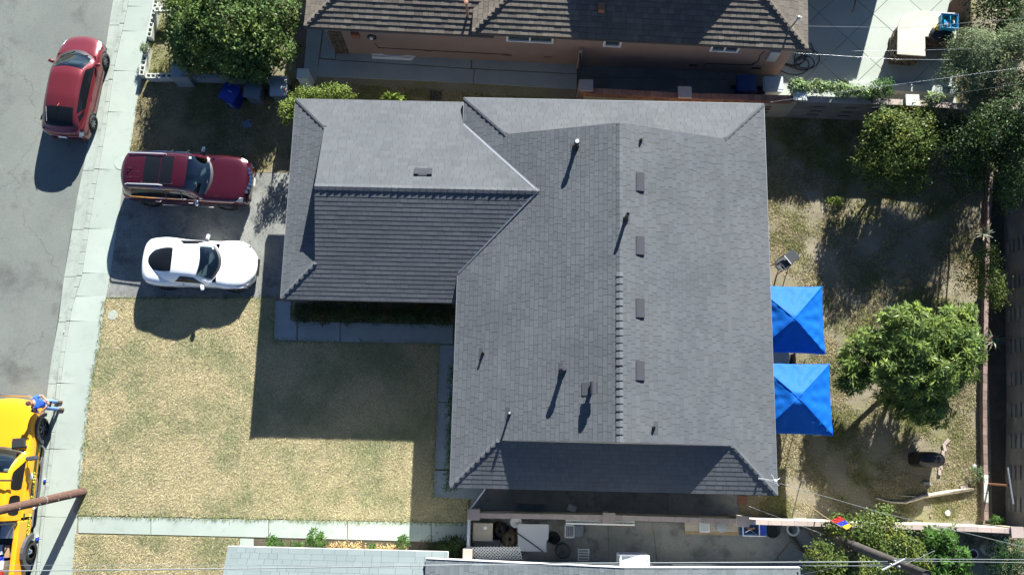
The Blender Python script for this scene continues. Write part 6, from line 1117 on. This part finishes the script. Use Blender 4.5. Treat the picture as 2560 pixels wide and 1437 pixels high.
t = thing("ladder", "white metal ladder lying flat along the south face of the coping wall", "ladder", (P(1500,1302,1.2).x, P(1500,1302,1.2).y, 0)); a, b = P(1414, 1300, 1.45), P(1586, 1304, 1.45)
for dy in (0, -.09): q = MB(); q.tube([a+Vector((0, dy, -dy)), b+Vector((0, dy, -dy))], .03, 6); q.build("rail", "white", t)
for k in range(15): p = a.lerp(b, (k+.5)/15); q = MB(); q.tube([p, p+Vector((0, -.09, .09))], .016, 6); q.build("rung", "metal", t)
q = MB(); p = P(1556, 1313, .4); q.box((p.x, p.y, .3), (.66, .08, .12)); tag(q.build("plank", "wood"), "short reddish plank below the ladder", "plank")
t = thing("bench", "weathered yellowish bench against the wall carrying a glass tray and round tub", "bench", (P(1770,1322,.5).x, P(1770,1322,.5).y, 0)); a, b = P(1712, 1328, .5), P(1845, 1330, .5)
for k in range(4): q = MB(); q.box(((a.x+b.x)/2, a.y+.30-.11*k, .5), (b.x-a.x, .1, .03)); q.build("slat", "tan_plastic" if k < 3 else "wood", t)
for x_ in (a.x+.1, b.x-.1):
    for y_ in (0, .3): q = MB(); q.box((x_, a.y+y_, .24), (.06, .06, .48)); q.build("leg", "wood", t)
q = MB(); p = P(1761, 1317, .56); q.box((p.x, p.y, .56), (.36, .34, .07)); o = tag(q.build("glass_tray", "lamp_clear", bevel=.01), "square glassy tray on the weathered bench", "tray"); q = MB(); q.box((p.x, p.y, .60), (.28, .26, .02)); q.build("tray_liner", "grey_bin2", o, world=False)
q = MB(); p = P(1803, 1317, .65); q.lathe([(0, .52), (.16, .52), (.18, .72), (0, .73)], 20, (p.x, p.y, 0)); tag(q.build("round_tub", "galv"), "round grey lidded tub on the right end of the bench", "tub")
t = crate("tool_crate", "blue and white open crate full of tools beside the pillar", "crate", 1885, 1324, .86, .42, .35, "bluetub", lidm="bluetub"); 
for k, (dx, dy, sx, sy, m_) in enumerate(((-.1, .02, .5, .3, "interior"), (-.15, .0, .36, .03, "white"), (-.05, -.06, .3, .02, "metal"), (.3, 0, .2, .28, "blue"), (-.12, .05, .25, .06, "rust"), (.18, 0, .03, .36, "white"), (-.4, 0, .03, .4, "white"), (0, -.2, .8, .03, "white"))): q = MB(); q.box((dx, dy, .355+.008*k), (sx, sy, .02), (.5 if k in (1,) else -.6 if k == 2 else 0)); q.build("tool", m_, t, world=False)
q = MB(); p = P(1932, 1325, .25); q.lathe([(0, .05), (.26, .05), (.27, .22), (.24, .24), (.2, .2), (0, .19)], 22, (p.x, p.y, 0)); tag(q.build("tire", "black"), "dark round tire lying beside the tool crate", "tire")
q = MB(); p = P(1983, 1322, .3); q.tube([(p.x+.2*math.cos(a_), p.y+.2*math.sin(a_), .3) for a_ in [k*math.pi/8 for k in range(17)]], .045, 7); tag(q.build("white_hoop", "table_white", smooth=True), "pale round hoop at the wall by the curved dark edging", "hoop")
q = MB(); q.tube([P(1968, 1320, .08), P(1980, 1345, .08), P(2000, 1370, .08), P(2030, 1392, .08)], .07, 6); tag(q.build("curved_edging", "pole_dark"), "curved dark timber edging beside the triangular slab", "edging")
q = MB(); p = P(1430, 1270, .35); q.box((p.x, p.y, .2), (.32, .24, .38), -.35); o = tag(q.build("plastic_tub", "blue_label" if 0 else "table_white", bevel=.03), "small pale tub alone on the dark side yard paving", "tub")
q = MB(); a, b = P(1285, 1228, .5), P(1368, 1254, .5); q.box(((a.x+b.x)/2, (a.y+b.y)/2, .25), (b.x-a.x, .5, .5)); tag(q.build("flat_board", "darkcon"), "grey rectangular step below the south eave", "step")
q = MB(); a, b = P(1846, 1242, .05), P(1866, 1262, .05); q.box(((a.x+b.x)/2, (a.y+b.y)/2+.04, .02), (.34, .3, .05)); tag(q.build("paver", "brick", bevel=.01), "red paver at the end of the side yard paving", "paver")
t = thing("flag", "red, blue and yellow flag on a pole above the coping wall", "flag", tuple(P(2090, 1300, 2.2)[:2])+(0,)); q = MB(); q.tube([P(2012, 1256, .6), P(2060, 1290, 2.4), P(2118, 1326, 3.3)], .02, 6); q.build("pole", "wood", t)
for k, (f0, f1, m_) in enumerate(((0, .38, "red"), (.38, .74, "blue"), (.74, 1, "yellow"))):
    a, b = P(2076, 1300, 3.0), P(2116, 1322, 3.3); ofs = P(2098, 1288, 3.1)-P(2076, 1300, 3.0); q = MB(); g = []
    for i in range(5):
        f_ = f0+(f1-f0)*i/4; p = a.lerp(b, f_); g.append([p+ofs*(v_*(1-f_*.35))+Vector((0, 0, .04*math.sin(f_*14+v_*3))) for v_ in (0, .33, .66, 1)])
    q.grid(g); q.build("stripe", m_, t)
t = thing("bird_bath", "white ringed basin on a stem in the cluttered corner", "basin", tuple(P(2434, 1384, .6)[:2])+(0,)); p = P(2434, 1384, .6); q = MB(); q.tube([(p.x+.15*math.cos(a_), p.y+.15*math.sin(a_), .6) for a_ in [k*math.pi/8 for k in range(17)]], .02, 6); q.build("rim", "white", t, smooth=True); q = MB(); q.lathe([(0, .5), (.15, .56), (.15, .58)], 16, (p.x, p.y, 0)); q.build("bowl", "stone", t); q = MB(); q.tube([(p.x, p.y, 0), (p.x, p.y, .5)], .04, 8); q.build("stem", "stone", t)
lump("pale_rock", "weathered whitish rock or log right of the white basin", "rock", 2478, 1370, .28, .3, "deadwood", 11); lump("grey_boulder", "grey rounded boulder by the wall's end pillar", "rock", 2505, 1341, .22, .3, "galv", 12)
plant("yucca", "small pale spiky yucca in a dark hole above the white basin", "plant", [B(2425,1350,.4,.04,.04,.1,3)], "leaf_agave", ll=.28, lw=.03, per=8, whorl=True)
crate("water_tank", "pale blue boxy tank under the pole wires", "tank", 2325, 1402, .5, .4, .9, "grey_bin2")
# ---------------------------------------------------------------- poles, masts and wires
q = MB(); a = P(210, 1228); b = P(-40, 1284, 4.6); d = (b-a)/4.6; q.tube([a+d*z_ for z_ in (-.1, 2, 4, 6, 8.5)], [.15, .145, .14, .13, .12], 14); PB = a+d*8.4
up_ = tag(q.build("utility_pole", "pole_wood", smooth=True), "reddish brown wooden utility pole rising from the lawn corner over the truck", "pole")
for z_ in (.9, 1.5, 2.4, 3.3): q = MB(); q.tube([a+d*z_, a+d*z_+Vector((.16, -.06, 0))], .016, 6); q.build("bolt", "galv", up_)
q = MB(); q.tube([a+d*2.0, a+d*2.05], .152, 14); q.build("band", "galv", up_)
t = thing("utility_pole", "dark leaning utility pole rising through the citrus tree with a crossarm of wires", "pole", tuple(P(2062, 1335)[:2])+(0,)); a = P(2062, 1335); b = P(2318, 1437, 8.6); q = MB(); q.tube([a+(b-a)*f_ for f_ in (0, .33, .66, 1)], [.16, .15, .14, .12], 14); q.build("pole", "pole_dark", t, smooth=True)
ca, cb = P(2212, 1412, 8.1), P(2245, 1396, 8.1)
q = MB(); q.tube([P(2205, 1424, 8.0), P(2262, 1396, 8.0)], .022, 6); q.build("crossarm", "white_metal", t)
for (u, v) in ((2225, 1409), (2245, 1415), (2235, 1401)): p = P(u, v, 8.1); q = MB(); q.lathe([(.02, 0), (.03, .03), (.02, .06), (.03, .09), (0, .12)], 10, p); q.build("insulator", "galv", t)
def wire(label, pts, r_=.011, sag=.0, m="cable", group="wires over the lots"):
    P_ = [Vector(p_) for p_ in pts]; out = []
    for a, b in zip(P_, P_[1:]):
        for k in range(16): f_ = k/16; p = a.lerp(b, f_); out.append(p-Vector((0, 0, sag*4*f_*(1-f_))))
    out.append(P_[-1]); q = MB(); q.tube(out, r_*.5, 5); tag(q.build("wire", m, smooth=True), label, "wire", group)
wire("thick twisted cable running along the bottom edge to the leaning pole", [P(-60, 1427, 8.0), P(700, 1419, 7.3), P(1400, 1407, 7.3), P(2220, 1403, 8.0)], .030, .0, "cable")
wire("thin second wire below the twisted cable over the white wall", [P(1180, 1412, 7.4), P(1700, 1411, 7.5), P(2235, 1414, 8.0)], .014, 0); wire("faint wire crossing the side lawn above the thick cable", [P(-60, 1412, 8.2), P(560, 1411, 7.8), P(1180, 1409, 7.6)], .009, 0, "galv")
wire("upper of the two wires leaving the leaning pole to the right", [P(2235, 1396, 8.0), P(2620, 1398, 8.0)], .016, 0); wire("lower of the two wires leaving the leaning pole to the right", [P(2240, 1401, 8.0), P(2620, 1406, 8.0)], .014, 0)
wire("service wire slanting from the roof corner mast to the right edge", [P(1948, 1207, 3.5), P(2200, 1280, 4.2), P(2600, 1376, 6)], .013, 0); wire("short wire from the south roof to the pole crossarm", [P(1995, 1437, 4.2), P(2100, 1415, 6), P(2225, 1408, 8)], .012, 0); wire("guy wire slanting right from the pole wires", [P(2262, 1410, 8.0), P(2336, 1376, 6.0)], .012, 0, "galv")
wire("dark wire crossing the patio counter from the brown roof", [P(2018, 66, 3.3), P(2260, 70, 3.6), P(2620, 42, 5)], .010, 0, "cable"); wire("thin wire over the hose and counter base", [P(1985, 133, 2.9), P(2250, 149, 3.4), P(2380, 150, 4)], .007, 0, "white_metal"); wire("thinnest wire across the sunlit patio", [P(2130, 128, 3), P(2300, 126, 3.2), P(2500, 120, 4)], .006, 0, "galv")
wire("wire crossing the top of the panelled wall", [P(1925, 256, 2.2), P(2060, 236, 3), P(2330, 200, 4), P(2620, 160, 5)], .006, 0, "white_metal"); wire("thin wire from the roof over the leafy corner", [P(2180, 270, 3), P(2400, 232, 4), P(2620, 200, 5)], .005, 0, "cable"); wire("faint diagonal wire from the paving to the dark pole", [P(1866, 1262, 3), P(2062, 1336, 4)], .005, 0, "galv")
def mast(parent, root, u, v, du, dv, m, h_=.9, z=2.95):
    a = P(u, v, z); b = P(u+du, v+dv, z+h_); q = MB(); q.tube([a, b], .03, 8); q.lathe([(.04, -.02), (.07, .02), (.05, .09), (0, .11)], 12, b); 
    for k in range(4): q.tube([b, b+Vector((.18*math.cos(k*1.3-.8), .16*math.sin(k*1.3-.8), -.06)), b+Vector((.25*math.cos(k*1.3-.8), .2*math.sin(k*1.3-.8), -.18))], .009, 5)
    q.build("service_mast", m, parent)
mast(RF, H0, 1897, 1196, 40, 6, "white_metal", .8); mast(RN, HN, 1970, 78, 26, -32, "galv", .9)
